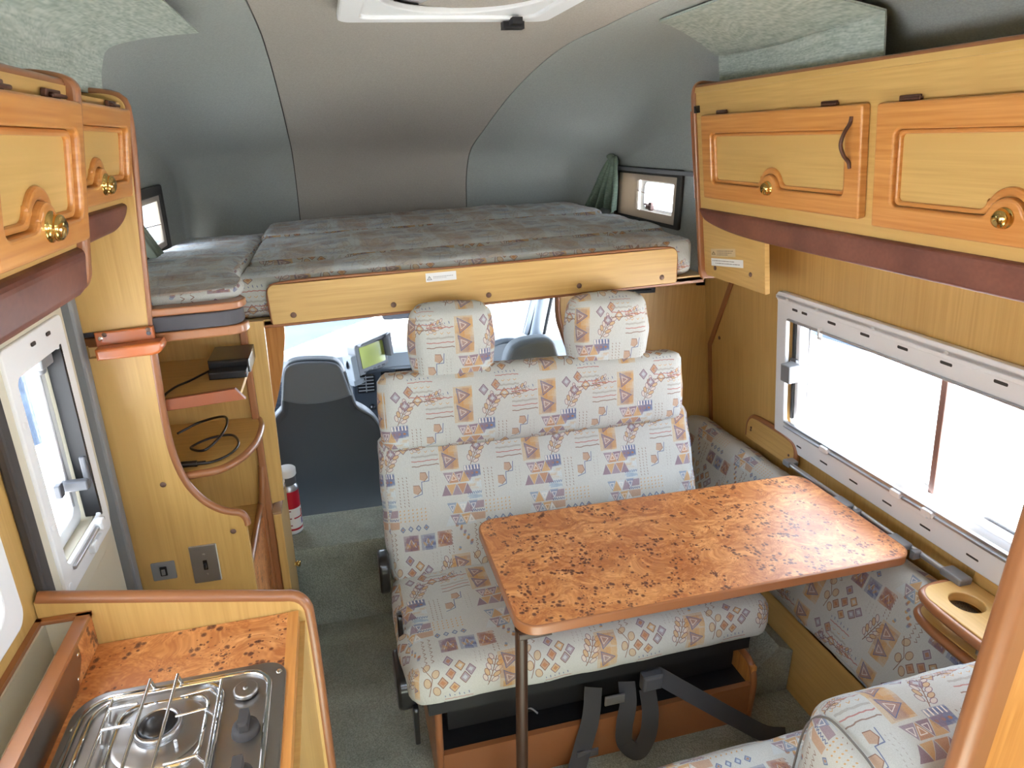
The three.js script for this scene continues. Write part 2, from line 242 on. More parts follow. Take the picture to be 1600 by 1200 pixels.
    for (const [f, s] of motifs) for (const dx of [-W, 0, W]) for (const dy of [-H, 0, H]) { seed = s; g.save(); g.translate(dx, dy); f(); g.restore(); }
    seed = 99;
    const im = g.getImageData(0, 0, W, H), d = im.data;                              // weave
    for (let y = 0; y < H; y++) for (let x = 0; x < W; x++) { const k = ((y >> 1) % 2 ? -5 : 5) + (hash2(x >> 1, y >> 1) - .5) * 20, i = (y * W + x) * 4; d[i] += k; d[i + 1] += k; d[i + 2] += k; }
    g.putImageData(im, 0, 0);
  });
}
const tFabric = fabricTex('#b7b9b4', 1), tFabricShadedTop = fabricTex('#cfd3d3', .15, 416, 800);  // second one: same cloth, its shaded grazing look put into a fainter print

// ------------------------------------------------------------------ materials
const S = (o) => new THREE.MeshStandardMaterial(o), Ph = (o) => new THREE.MeshPhysicalMaterial(o);
const M = {
  veneer: Ph({ map: tVeneer, roughness: .42, clearcoat: .25, clearcoatRoughness: .35 }),
  alder: Ph({ map: tAlder, roughness: .35, clearcoat: .5, clearcoatRoughness: .2 }),
  burl: Ph({ map: tBurl, roughness: .42, clearcoat: .3, clearcoatRoughness: .4 }),
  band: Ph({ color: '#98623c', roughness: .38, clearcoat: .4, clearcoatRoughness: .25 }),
  redwood: Ph({ color: '#b4602c', roughness: .3, clearcoat: .6, clearcoatRoughness: .15 }),
  fabric: S({ map: tFabric, roughness: .95, bumpMap: tFuzz, bumpScale: .0006 }),
  fabricShadedTop: S({ map: tFabricShadedTop, roughness: 1 }),
  ribbed: S({ map: tFabric, roughness: .95, bumpMap: tRib, bumpScale: .0012 }),
  leather: Ph({ map: tLeather, roughness: .48, clearcoat: .15, clearcoatRoughness: .5 }),
  carpet: S({ map: tCarpet, roughness: 1, bumpMap: tFuzz, bumpScale: .003 }),
  felt: S({ map: tFelt, roughness: 1, side: THREE.DoubleSide }),
  liningWarm: S({ color: '#b4aea4', map: tLining, roughness: 1 }),
  lining: S({ color: '#aeb3ae', map: tLining, roughness: 1 }),
  white: S({ color: '#e6e8ea', roughness: .4 }), cream: S({ color: '#cdc6b2', roughness: .5 }), paper: S({ color: '#e4e2dc', roughness: .7 }),
  dark: S({ color: '#17171a', roughness: .55 }), black: Ph({ color: '#0d0d10', roughness: .28, clearcoat: .3 }), rubber: S({ color: '#3a3634', roughness: .7 }),
  greyPlastic: S({ color: '#55565a', roughness: .5 }), midGrey: S({ color: '#7d7f82', roughness: .45 }), belt: S({ color: '#3b3c3f', roughness: .75 }),
  alu: S({ color: '#b6b8bb', roughness: .35, metalness: .9 }), steel: S({ color: '#b9b9bb', roughness: .22, metalness: 1, roughnessMap: null }), chrome: S({ color: '#d8d8d8', roughness: .08, metalness: 1 }),
  brass: S({ color: '#d3b06a', roughness: .12, metalness: 1 }), bronze: S({ color: '#5b3c30', roughness: .4, metalness: .3 }), screw: S({ color: '#6d5447', roughness: .45, metalness: .4 }),
  seatGrey: S({ color: '#77818a', roughness: .62 }), seatVinyl: Ph({ color: '#48515a', roughness: .5, clearcoat: .1 }),
  dash: S({ color: '#868d93', roughness: .65 }), dashDark: S({ color: '#2c343e', roughness: .5 }),
  glass: Ph({ color: '#ffffff', transmission: 1, thickness: 0, roughness: 0, ior: 1.45 }), tinted: Ph({ color: '#20242c', roughness: .15, metalness: 0, clearcoat: .6 }),
  mesh: Ph({ color: '#b5a898', roughness: 1, transmission: .35, thickness: 0 }), meshDark: S({ color: '#45433f', roughness: .9 }),
  gateTop: Ph({ color: '#a98a6c', roughness: .25, clearcoat: .6, clearcoatRoughness: .15 }), seam: S({ color: '#6f6a66', roughness: 1 }), satin: S({ color: '#a8a5a2', roughness: .3, metalness: 1 }), railRed: Ph({ color: '#8c4c2e', roughness: .35, clearcoat: .4 }), legBrown: S({ color: '#3a2418', roughness: .4 }), bronzeBar: S({ color: '#8a6a60', roughness: .4 }), greyBand: S({ color: '#4b4a50', roughness: .8 }),
  concrete: S({ color: '#f0efec', map: tConcrete, roughness: .95 }), asphalt: Ph({ color: '#2a333f', map: tConcrete, roughness: 1, specularIntensity: .08 }), paint: S({ color: '#d9dde0', roughness: .35 }),
};
M.steel.roughnessMap = tBrush; M.steel.roughness = .75;
const wood = (g, grain = 'z', ox = 0, oy = 0) => uvBox(g, grain, .5, .5, ox, oy);
const burlUV = (g, ox = 0, oy = 0) => uvBox(g, 'x', .62, .62, ox, oy);

// ------------------------------------------------------------------ the setting: ground outside, shell of the camper
const ground = structure('ground_outside', 'bright pale concrete ground outside the windows');
part(ground, 'paving', uvBox(box(-40, 40, -0.95, -0.85, -60, 40), 'x', 2), M.concrete);
part(ground, 'asphalt_patch', uvBox(plate(shapeOf([[-30, 5.5], [-3.4, 5.5], [-.75, 8.7], [.66, 10.4], [8, 19], [8, 40], [-30, 40]]), FY(-.85), 0, .004), 'x', 2), M.asphalt, 'blue grey asphalt patch');
part(ground, 'asphalt_lane', uvBox(plate(shapeOf([[6.7, 5.9], [10.5, 5.9], [10, 14], [5.4, 14]]), FY(-.85), 0, .004), 'x', 2), M.asphalt, 'blue grey asphalt lane');

const floor = structure('floor', 'grey green carpeted floor of the camper');
part(floor, 'carpet', uvBox(box(-.62, 1.62, -.05, 0, -2.14, 1.8), 'x', .3), M.carpet);
const step = structure('floor', 'carpeted step block between living area and driving cab');
part(step, 'step_block', uvBox(box(-.60, 1.56, -.05, .335, -2.37, -2.13, .006), 'x', .3, .3, .3, .1), M.carpet);
const cabFloor = structure('floor', 'low floor of the driving cab');
part(cabFloor, 'cab_mat', box(-.56, 1.36, -.42, -.37, -4.3, -2.36), M.midGrey);

part(structure('ceiling', 'grey headlining over the driving cab'), 'headlining', box(-.56, 1.40, 1.165, 1.181, -3.78, -2.33), M.dash);
// walls.  right wall leans out towards its foot
const KR = .13, X0R = 1.5625, FR = FRx(X0R, KR), FL = FLx(-.55);
const wallR = structure('wall_right', 'beech veneered side wall round the dinette window');
{
  const s = shapeOf([[-2.31, -.05], [1.8, -.05], [1.8, 1.42], [-2.31, 1.42]]);
  s.holes.push(rrect(-1.775, .765, -.66, 1.20, .03, THREE.Path));
  s.holes.push(rrect(.05, .80, 1.05, 1.28, .03, THREE.Path));
  part(wallR, 'panel', wood(plate(s, FR, -.045, .045), 'y'), M.veneer);
  part(wallR, 'corner_strip', wood(plate(shapeOf([[-2.10, 1.24], [-2.075, 1.24], [-2.245, .93], [-2.245, .42], [-2.27, .42], [-2.27, .935]]), FR, 0, .006, .002), 'y'), M.band, 'brown cover strip');
  part(wallR, 'screw_cap', lathe([[0, .003], [.007, .002], [.008, 0]], V(X0R - KR * .98, .98, -2.19), V(-1, 0, 0), 12), M.screw);
}
const wallL = structure('wall_left', 'beech veneered side wall beside the kitchen and entrance door');
{
  const s = shapeOf([[-1.8, -.05], [1.66, -.05], [1.66, 1.62], [-1.8, 1.62]]);
  s.holes.push(rrect(1.15, .0, 1.515, 1.58, .02, THREE.Path));
  s.holes.push(rrect(-.15, 1.01, 1.01, 1.44, .03, THREE.Path));
  part(wallL, 'panel', wood(plate(s, FL, -.05, .05), 'y'), M.veneer);
  part(wallL, 'alcove_panel', wood(plate(shapeOf([[1.66, -.05], [2.35, -.05], [2.35, 1.31], [1.66, 1.31]]), FL, -.05, .05), 'y'), M.veneer);
}
const wallB = structure('wall_rear', 'rear wall of the camper with an added window');
{
  const s = shapeOf([[-.7, -.05], [1.65, -.05], [1.65, 2.06], [-.7, 2.06]]); s.holes.push(rrect(.15, 1.0, .75, 1.45, .04, THREE.Path));
  part(wallB, 'panel', plate(s, FZ(1.25), 0, .05), M.cream);
}
const wallF = structure('wall_front', 'beech bulkhead panels beside the opening to the driving cab');
part(wallF, 'bulkhead', wood(plate(shapeOf([[.86, .3], [1.52, .3], [1.45, 1.22], [.79, 1.20], [.797, 1.08], [.86, .90]]), FZ(-2.29), -.02, .02, .002), 'y'), M.veneer);
part(wallF, 'bulkhead_edge', tube([[.79, 1.195, -2.282], [.797, 1.08, -2.282], [.83, .985, -2.282], [.86, .90, -2.282], [.86, .4, -2.282]], .012, 40), M.band, 'brown edge moulding');
part(wallF, 'air_grille', [box(.90, 1.19, 1.155, 1.205, -2.288, -2.278, .003), ...[0, 1, 2, 3].map((i) => box(.92, 1.17, 1.165 + i * .01, 1.169 + i * .01, -2.28, -2.272))], M.dark, 'black slotted grille');
part(wallF, 'curved_panel', wood(plate((() => { const s = new THREE.Shape(); s.moveTo(-.55, .3); s.lineTo(-.27, .3); s.lineTo(-.245, .85); s.bezierCurveTo(-.225, .89, -.19, 1.0, -.178, 1.08); s.bezierCurveTo(-.170, 1.12, -.166, 1.15, -.168, 1.175); s.lineTo(-.55, 1.175); return s; })(), FZ(-2.1), -.018, .018, .002), 'y'), M.alder);

// roof: extruded profile with rounded shoulders
const prof = new THREE.CatmullRomCurve3([[-3.21, 1.2], [-3.205, 1.4], [-3.195, 1.55], [-3.13, 1.655], [-2.9, 1.75], [-2.5, 1.88], [-2.1, 1.963], [-1.75, 1.985], [-1.2, 1.99], [-.4, 1.99], [.12, 1.99]].map(([z, y]) => V(0, y, z)), false, 'centripetal');
const XL = -.60, XR = 1.37, NP = 90, PP = [];
for (let i = 0; i <= NP; i++) { const p = prof.getPoint(i / NP), t = prof.getTangent(i / NP), n = V(0, -t.z, t.y); PP.push({ p, n, depth: .10 + .20 * THREE.MathUtils.smoothstep(p.z, -2.75, -1.85) }); }
const roofAt = (x, v) => {
  const f = v * NP, i = Math.min(NP - 1, Math.floor(f)), k = f - i, p = PP[i].p.clone().lerp(PP[i + 1].p, k), n = PP[i].n.clone().lerp(PP[i + 1].n, k).normalize(), dp = PP[i].depth * (1 - k) + PP[i + 1].depth * k;
  const R = .30, d = Math.max(0, Math.min(x - XL, XR - x)), q = d < R ? 1 - Math.sqrt(Math.max(0, 1 - ((R - d) / R) ** 2)) : 0;
  p.addScaledVector(n, dp * q); p.x = x; return p;
};
const seamR = (v) => { const z = PP[Math.min(NP, Math.round(v * NP))].p.z; return THREE.MathUtils.mapLinear(THREE.MathUtils.clamp(z, -3.2, -1.8), -3.2, -1.8, .64, .735); };
const ceiling = structure('ceiling', 'fabric lined ceiling curving down into the bed alcove');
part(ceiling, 'centre_lining', sheet((s, t) => roofAt(THREE.MathUtils.lerp(-.128, seamR(t) - .002, s), t), 24, NP, .008, 3, 18), M.liningWarm, 'warm beige middle lining strip');
part(ceiling, 'left_lining', sheet((s, t) => roofAt(-.132 - (-.132 - XL) * Math.sin(Math.PI / 2 * (1 - s)), t), 30, NP, .008, 2, 18), M.lining, 'grey side lining');
part(ceiling, 'right_lining', sheet((s, t) => roofAt(THREE.MathUtils.lerp(seamR(t) + .002, XR, Math.sin(Math.PI / 2 * s)), t), 34, NP, .008, 3, 18), M.lining, 'grey side lining');
part(ceiling, 'seam_backing', sheet((s, t) => roofAt(THREE.MathUtils.lerp(-.22, 1.0, s), t).addScaledVector(PP[Math.round(t * NP)].n, -.012), 24, NP, .03), M.rubber, 'dark backing showing in the seams');
{
  const s = shapeOf([[-.66, -.11], [1.45, -.11], [1.45, -1.32], [-.66, -1.32]]); s.holes.push(rrect(-.1, -1.12, .9, -.24, .04, THREE.Path));
  part(ceiling, 'rear_lining', uvBox(plate(s, FY(1.985), 0, .03), 'x', .3), M.lining);
  for (const [x0, x1] of [[-.66, -.58], [1.35, 1.45]]) part(ceiling, 'rear_shoulder', box(x0, x1, 1.55, 2.0, .08, 1.3), M.lining);
}
const sidePoly = (x) => { const a = []; for (let i = 0; i <= NP; i++) { const q = roofAt(x, i / NP); a.push([q.z, q.y]); } return a; };
function upperWall(name, label, x, fr, e, [z0, y0, z1, y1]) {                       // pieces round the window opening; e flips u
  const w = structure(name, label), top = sidePoly(x).filter(([, y], i) => y > y1 && (i % 3 === 0 || i === NP)).map(([z, y]) => [e * z, y + .02]), zf = -3.17;
  for (const sh of [shapeOf([[e * zf, y1], ...top, [e * 1.8, y1]]), shapeOf([[e * zf, 1.17], [e * -2.29, 1.17], [e * -2.29, 1.27], [e * -1.97, 1.27], [e * -1.97, y0], [e * zf, y0]]), shapeOf([[e * z1, y0], [e * -1.97, y0], [e * -1.97, 1.41], [e * 1.8, 1.41], [e * 1.8, y1], [e * z1, y1]]), shapeOf([[e * zf, y0], [e * z0, y0], [e * z0, y1], [e * zf, y1]])]) part(w, 'lining', uvBox(plate(sh, fr, -.04, .04), 'z', .3), M.lining);
  return w;
}
upperWall('wall_upper_right', 'grey lined upper side wall with the right alcove window', XR, FRx(XR), 1, [-3.03, 1.385, -2.49, 1.565]);
upperWall('wall_upper_left', 'grey lined upper side wall with the left alcove window', XL, FLx(XL), -1, [-2.70, 1.36, -2.40, 1.51]);

// partition beside the near dinette seat
const partition = structure('wall_partition', 'brown wooden partition edge behind the near dinette seat');
part(partition, 'panel', wood(box(.912, 1.60, 0, 1.99, -.578, -.55), 'y', .2), M.alder);
part(partition, 'edge_moulding', uvBox(plate(rrect(.876, -.583, .92, -.545, [.016, .003, .003, .016]), frame(V(0, 0, 0), V(1, 0, 0), V(0, 0, 1)), -1.99, 1.99, 0, 1, 8), 'y', .5), M.band, 'rounded edge moulding');

// ------------------------------------------------------------------ windows and entrance door
function slot(parent, fr, u, v, w, h) { part(parent, 'slot', plate(rrect(u - w / 2, v - h / 2, u + w / 2, v + h / 2, h * .4), fr, .0145, .0016, 0, 1, 3), M.rubber); }
const win1 = structure('window_1', 'large white framed sliding window beside the dinette table');
{
  const s = rrect(-1.815, .708, -.62, 1.252, .025); s.holes.push(rrect(-1.765, .80, -.67, 1.165, .012, THREE.Path));
  part(win1, 'window_frame', plate(s, FR, 0, .016, .005), M.white);
  const lip = rrect(-1.815, 1.215, -.62, 1.252, .02); part(win1, 'frame_lip', plate(lip, FR, .012, .008, .003), M.white);
  const inn = rrect(-1.775, .775, -.66, 1.19, .03); inn.holes.push(rrect(-1.735, .815, -.70, 1.15, .02, THREE.Path));
  part(win1, 'sash', plate(inn, FR, -.05, .035, .004), M.white);
  part(win1, 'rubber_seal', plate(rrect(-1.763, .81, -1.752, 1.155, .002), FR, -.02, .012), M.dark);
  part(win1, 'rubber_gasket', plate((() => { const a = rrect(-1.737, .813, -.698, 1.152, .03); a.holes.push(rrect(-1.73, .82, -.705, 1.145, .028, THREE.Path)); return a; })(), FR, -.054, .006), M.rubber);
  part(win1, 'pane', plate(rrect(-1.74, .81, -1.20, 1.155, .01), FR, -.046, .003), M.glass);
  part(win1, 'pane', plate(rrect(-1.21, .81, -.695, 1.155, .01), FR, -.036, .003), M.glass);
  part(win1, 'mullion', plate(rrect(-1.216, .81, -1.198, 1.155, .002), FR, -.05, .022, .002), M.bronzeBar, 'dull brown centre bar');
  for (const [v, h] of [[.806, .010], [.790, .007], [1.168, .006]]) part(win1, 'blind_rail', plate(rrect(-1.755, v - h / 2, -.68, v + h / 2, .002), FR, .012, .012, .002), M.alu, 'aluminium blind rail');
  for (const u of [-1.725, -1.68, -1.56, -1.43, -1.30, -1.17, -1.03, -.88]) { slot(win1, FR, u, 1.205, u < -1.6 ? .026 : .034, .008); slot(win1, FR, u, .742, u < -1.6 ? .024 : .034, .006); }
  for (const u of [-1.76, -1.62, -1.40, -1.17, -.9]) part(win1, 'screw_cover', lathe([[0, .002], [.006, .002], [.007, 0]], V(0, 0, 0).applyMatrix4(FR.clone().multiply(new THREE.Matrix4().makeTranslation(u, 1.232, .019))), V(-1, -KR, 0), 14), M.white);
  for (const u of [-1.55, -1.265, -1.16, -.73]) part(win1, 'blind_clip', plate(rrect(u - .017, .786, u + .017, .806, .005), FR, .014, .018, .003), M.white);
  part(win1, 'blind_grip', plate(rrect(-1.26, .772, -1.165, .786, .003), FR, .014, .008, .002), M.white);
  part(win1, 'blind_hook', [plate(rrect(-1.607, 1.145, -1.598, 1.18, .003), FR, .014, .012, .002), plate(rrect(-1.605, 1.145, -1.585, 1.153, .003), FR, .02, .008, .002)], M.white);
  part(win1, 'latch_plate', plate(rrect(-1.765, .955, -1.735, 1.03, .004), FR, -.012, .01, .001), M.greyPlastic, 'dark grey latch plate');
  part(win1, 'latch_block', plate(rrect(-1.755, .962, -1.71, 1.022, .004), FR, -.004, .045, .004), M.midGrey, 'grey latch block');
  for (const v of [.968, 1.018]) part(win1, 'latch_screw', lathe([[0, .002], [.0035, .001], [.004, 0]], V(0, 0, 0).applyMatrix4(FR.clone().multiply(new THREE.Matrix4().makeTranslation(-1.76, v, -.001))), V(-1, 0, 0), 10), M.chrome);
}
// kitchen window
const win2 = structure('window_2', 'white framed kitchen window on the left wall');
{
  const s = rrect(-.19, .975, 1.045, 1.475, .03); s.holes.push(rrect(-.14, 1.02, .995, 1.43, .03, THREE.Path));
  part(win2, 'window_frame', plate(s, FL, 0, .018, .005), M.white);
  part(win2, 'pane', plate(rrect(-.15, 1.01, 1.01, 1.44, .02), FL, -.035, .003), M.glass);
}
// entrance door with its window
const door = structure('door_1', 'cream moulded entrance door with a small white framed window');
{
  const s = rrect(1.155, .0, 1.51, 1.575, .02); s.holes.push(rrect(1.215, .945, 1.43, 1.335, .02, THREE.Path));
  part(door, 'door_leaf', plate(s, FL, -.04, .04, .004), M.cream);
  const r2 = rrect(1.16, .86, 1.488, 1.47, [.02, .09, .05, .02]); r2.holes.push(rrect(1.214, .944, 1.431, 1.336, .012, THREE.Path));
  part(door, 'raised_surround', plate(r2, FL, 0, .012, .005, 3, 14), M.cream);
  const fr = rrect(1.19, .90, 1.46, 1.385, .012); fr.holes.push(rrect(1.222, .955, 1.424, 1.327, .016, THREE.Path));
  part(door, 'window_frame', plate(fr, FL, .008, .01, .003), M.white);
  part(door, 'rubber_seal', plate(rrect(1.418, .95, 1.428, 1.332, .003), FL, -.012, .03), M.dark);
  const inn = rrect(1.215, .945, 1.424, 1.335, .02); inn.holes.push(rrect(1.232, .975, 1.398, 1.318, .03, THREE.Path));
  part(door, 'sash', plate(inn, FL, -.04, .02, .003), M.white);
  part(door, 'pane', plate(rrect(1.216, .946, 1.428, 1.334, .02), FL, -.036, .003), M.glass);
  part(door, 'stay_rod', rod(V(-.572, 1.285, -1.398), V(-.572, .99, -1.398), .004), M.alu);
  part(door, 'stay_knob', lathe([[0, .016], [.008, .015], [.011, .008], [.011, 0]], V(-.572, 1.292, -1.394), V(1, 0, .2), 18), M.midGrey);
  part(door, 'stay_bracket', plate(rrect(1.345, 1.303, 1.40, 1.325, .004), FL, -.02, .03, .003), M.midGrey);
  part(door, 'window_latch', [plate(rrect(1.382, 1.03, 1.40, 1.052, .004), FL, -.03, .05, .003), plate(rrect(1.395, 1.035, 1.405, 1.10, .004), FL, .01, .012, .003), plate(rrect(1.352, 1.032, 1.372, 1.06, .003), FL, -.03, .012, .002)], M.greyPlastic, 'dark grey latch lever');
  part(door, 'blind_rail', plate(rrect(1.235, .938, 1.42, .948, .003), FL, .012, .012, .003), M.alu);
  for (const [u, v] of [[1.33, .928], [1.39, .945]]) part(door, 'blind_clip', plate(rrect(u - .012, v - .012, u + .012, v + .012, .006), FL, .014, .016, .004), M.white);
  part(door, 'blind_grip', plate(rrect(1.34, .918, 1.385, .928, .003), FL, .014, .012, .003), M.white);
  for (const [u, v] of [[1.31, 1.365], [1.38, 1.365], [1.345, .913]]) slot(door, FLx(-.546), u, v, .018, .007);
  for (const [u, v] of [[1.205, 1.25], [1.205, 1.05], [1.21, .92]]) part(door, 'screw_cover', lathe([[0, .002], [.006, .002], [.007, 0]], V(-.532, v, -u), V(1, 0, 0), 14), M.white);
  part(door, 'inner_jamb', plate(rrect(1.125, .0, 1.158, 1.6, .008), FL, 0, .018, .005), M.rubber, 'dark jamb moulding');
  part(door, 'outer_jamb', plate(rrect(1.512, .0, 1.545, 1.6, .008), FL, -.03, .052, .006), M.midGrey, 'grey aluminium jamb');
}
// rear windows and skylight: unseen, added to bring fill light into the room
const win5 = structure('window_added_5', 'unseen rear window behind the camera, added for fill light');
part(win5, 'window_frame', plate((() => { const s = rrect(.1, .95, .80, 1.50, .03); s.holes.push(rrect(.16, 1.01, .74, 1.44, .03, THREE.Path)); return s; })(), FZ(1.25), -.014, .014), M.white);
part(win5, 'pane', plate(rrect(.15, 1.0, .75, 1.45, .03), FZ(1.27), 0, .003), M.glass);
const win10 = structure('window_added_10', 'clear rear roof skylight, unseen and added for fill light'); part(win10, 'pane', plate(rrect(-.12, -1.14, .92, -.22, .04), FY(2.016), 0, .004), M.glass);  // opening added behind the camera to let daylight down
const win6 = structure('window_added_6', 'unseen rear side window added on the right wall for fill light');  // added on the unseen right side for more fill
part(win6, 'window_frame', plate((() => { const s = rrect(.0, .75, 1.1, 1.33, .03); s.holes.push(rrect(.06, .81, 1.04, 1.27, .03, THREE.Path)); return s; })(), FR, 0, .016, .004), M.white);
part(win6, 'pane', plate(rrect(.05, .80, 1.05, 1.28, .02), FR, -.03, .003), M.glass);
// alcove windows
const win3 = structure('window_3', 'small alcove window with beige net surround on the right');
{
  const A = FRx(XR);
  const s = rrect(-3.07, 1.372, -2.47, 1.578, .01); s.holes.push(rrect(-2.86, 1.415, -2.52, 1.542, .006, THREE.Path));
  part(win3, 'net_surround', plate(s, A, -.004, .012, .003), M.mesh, 'beige fabric surround');
  const d = rrect(-3.09, 1.365, -2.445, 1.598, .01); d.holes.push(rrect(-3.06, 1.38, -2.485, 1.568, .004, THREE.Path));
  part(win3, 'dark_border', plate(d, A, .002, .014, .004), M.meshDark, 'dark grey fabric border');
  part(win3, 'pane', plate(rrect(-3.03, 1.385, -2.49, 1.565, .01), A, -.03, .003), M.glass);
  const f = rrect(-2.87, 1.405, -2.51, 1.552, .02); f.holes.push(rrect(-2.83, 1.425, -2.53, 1.535, .03, THREE.Path)); part(win3, 'sash', plate(f, A, -.028, .012), M.white);
  part(win3, 'pull_cord', rod(V(XR - .008, 1.498, -2.86), V(XR - .008, 1.462, -2.52), .0015, 6), M.bronzeBar);
  part(win3, 'latch', [plate(rrect(-2.74, 1.425, -2.69, 1.442, .003), A, 0, .02, .003), plate(rrect(-2.725, 1.42, -2.70, 1.455, .003), A, 0, .014, .003), plate(rrect(-2.77, 1.44, -2.735, 1.447, .002), A, 0, .014, .002)], M.bronzeBar);
  part(win3, 'curtain_rail', plate(rrect(-3.06, 1.578, -2.0, 1.595, .004), A, .004, .02, .004), M.midGrey, 'grey curtain rail');
}
const win4 = structure('window_4', 'small alcove window with beige net surround on the left');
{
  const A = FLx(XL), s = rrect(2.38, 1.34, 2.73, 1.53, .01); s.holes.push(rrect(2.41, 1.365, 2.69, 1.505, .006, THREE.Path));
  part(win4, 'net_surround', plate(s, A, -.004, .012, .003), M.mesh);
  const d = rrect(2.36, 1.325, 2.76, 1.56, .01); d.holes.push(rrect(2.385, 1.345, 2.725, 1.525, .004, THREE.Path)); part(win4, 'dark_border', plate(d, A, .002, .014, .004), M.meshDark);
  part(win4, 'pane', plate(rrect(2.40, 1.36, 2.70, 1.51, .01), A, -.03, .003), M.glass);
  part(win4, 'pull_cord', rod(V(XL + .008, 1.44, -2.41), V(XL + .008, 1.425, -2.69), .0015, 6), M.bronzeBar);
}

// ------------------------------------------------------------------ driving cab
const cabWall = structure('wall_cab', 'painted shell of the driving cab round its windows');
const dashProf = [[-3.34, -.4], [-3.36, .40], [-3.40, .575], [-3.46, .63], [-3.60, .625], [-3.9, .54], [-4.26, .41], [-4.30, -.4]];
{
  for (const [nm, x, fr, e] of [['right_door', 1.30, FRx(1.30), 1], ['left_door', -.52, FLx(-.52), -1]]) {
    const s = shapeOf([[-4.32, -.42], [-2.37, -.42], [-2.37, 1.165], [-3.74, 1.165], [-4.32, .40]].map(([z, y]) => [z * e, y]));
    s.holes.push(shapeOf([[-4.12, .46], [-2.75, .46], [-2.75, 1.12], [-3.71, 1.12]].map(([z, y]) => [z * e, y])));
    part(cabWall, nm, plate(s, fr, -.03, .03, .002), M.midGrey);
  }
  const fw = frame(V(0, .41, -4.27), V(1, 0, 0), V(0, .82, .57)), sf = rrect(-.54, -.06, 1.32, .92, .03); sf.holes.push(rrect(-.44, .0, 1.21, .88, .06, THREE.Path));
  part(cabWall, 'windscreen_frame', plate(sf, fw, -.02, .04, .004), M.midGrey);
  part(cabWall, 'pillar_trim', [plate(rrect(1.215, .0, 1.245, .88, .004), fw, .01, .03, .004), plate(rrect(1.255, .0, 1.275, .88, .004), fw, .01, .045, .004)], M.dash, 'pale pillar trim');
  part(cabWall, 'pillar', rod(V(1.205, .42, -3.95), V(1.233, 1.15, -3.64), .036, 12), M.dash, 'pale windscreen pillar'); part(cabWall, 'pillar_seal', rod(V(1.255, .42, -3.93), V(1.283, 1.15, -3.62), .012, 8), M.dark);
  part(cabWall, 'firewall', box(-.54, 1.32, -.42, .42, -4.34, -4.28), M.midGrey);
  part(cabWall, 'cab_back', [box(-.60, -.52, -.42, 1.165, -2.39, -2.35), box(1.30, 1.55, -.42, 1.165, -2.39, -2.33)], M.midGrey);
}
const wind = structure('window_7', 'wide sloping windscreen of the driving cab');
part(wind, 'pane', plate(rrect(-.46, -.02, 1.23, .90, .06), frame(V(0, .41, -4.28), V(1, 0, 0), V(0, .82, .57)), 0, .004), M.glass);
for (const [x, fr, e] of [[1.30, FRx(1.31), 1], [-.52, FLx(-.53), -1]]) { const w = structure(x > 0 ? 'window_8' : 'window_9', x > 0 ? 'side window of the cab on the driving side' : 'side window of the cab on the passenger side'); part(w, 'pane', plate(shapeOf([[-4.14, .45], [-2.74, .45], [-2.74, 1.13], [-3.70, 1.13]].map(([z, y]) => [z * e, y])), fr, -.01, .003), M.glass); }

const dash = thing('dashboard', 'grey moulded dashboard below the windscreen', 'dashboard');
part(dash, 'dash_body', plate(shapeOf(dashProf), frame(V(-.49, 0, 0), V(0, 0, 1), V(0, 1, 0)), -1.76, 1.76, .008), M.dash);
part(dash, 'centre_console', plate(rrect(.035, .0, .62, .578, [.01, .01, .03, .05]), FZ(-3.375), 0, .03, .01, 3), M.dashDark, 'dark blue grey console');
for (const u of [.105, .30]) {
  const v = part(dash, 'air_vent', plate(rrect(u - .047, .462, u + .047, .562, .01), FZ(-3.345), 0, .012, .003), M.black);
  for (let i = 0; i < 5; i++) part(v, 'vent_slat', box(u - .04, u + .04, .474 + i * .018, .479 + i * .018, -3.334, -3.328), M.midGrey);
  part(v, 'vent_divider', box(u - .003, u + .003, .468, .556, -3.334, -3.327), M.midGrey);
}
part(dash, 'display_panel', [box(.185, .23, .535, .57, -3.346, -3.338, .003), box(.26, .34, .50, .58, -3.346, -3.33, .004)], M.black);
part(dash, 'hazard_switch', box(.355, .39, .545, .568, -3.346, -3.336, .003), M.red ?? S({ color: '#5a2a2a', roughness: .4 }));
part(dash, 'lighter_socket', lathe([[0, .02], [.012, .018], [.016, 0]], V(.13, .375, -3.345), V(0, 0, 1), 14), M.black);
part(dash, 'side_vent', [plate(rrect(-.42, .40, -.29, .56, .012), FZ(-3.36), 0, .02, .004), ...[0, 1, 2, 3, 4, 5].map((i) => box(-.41, -.30, .42 + i * .022, .428 + i * .022, -3.34, -3.334))], M.dashDark);
for (const [a, b] of [[-.3, .1], [.28, .55]]) part(dash, 'defrost_slot', plate(rrect(a, 3.92, b, 3.95, .008), frame(V(0, .545, -.012), V(1, 0, 0), V(0, -.3, -1).normalize()), -.02, .04, .004), M.dashDark, 'dark defroster slot');
part(dash, 'instrument_hood', plate((() => { const s = new THREE.Shape(); s.moveTo(.68, .5); s.lineTo(.68, .6); s.bezierCurveTo(.72, .69, 1.05, .69, 1.1, .6); s.lineTo(1.1, .5); return s; })(), FZ(-3.62), 0, .25, .02, 3), M.dash);

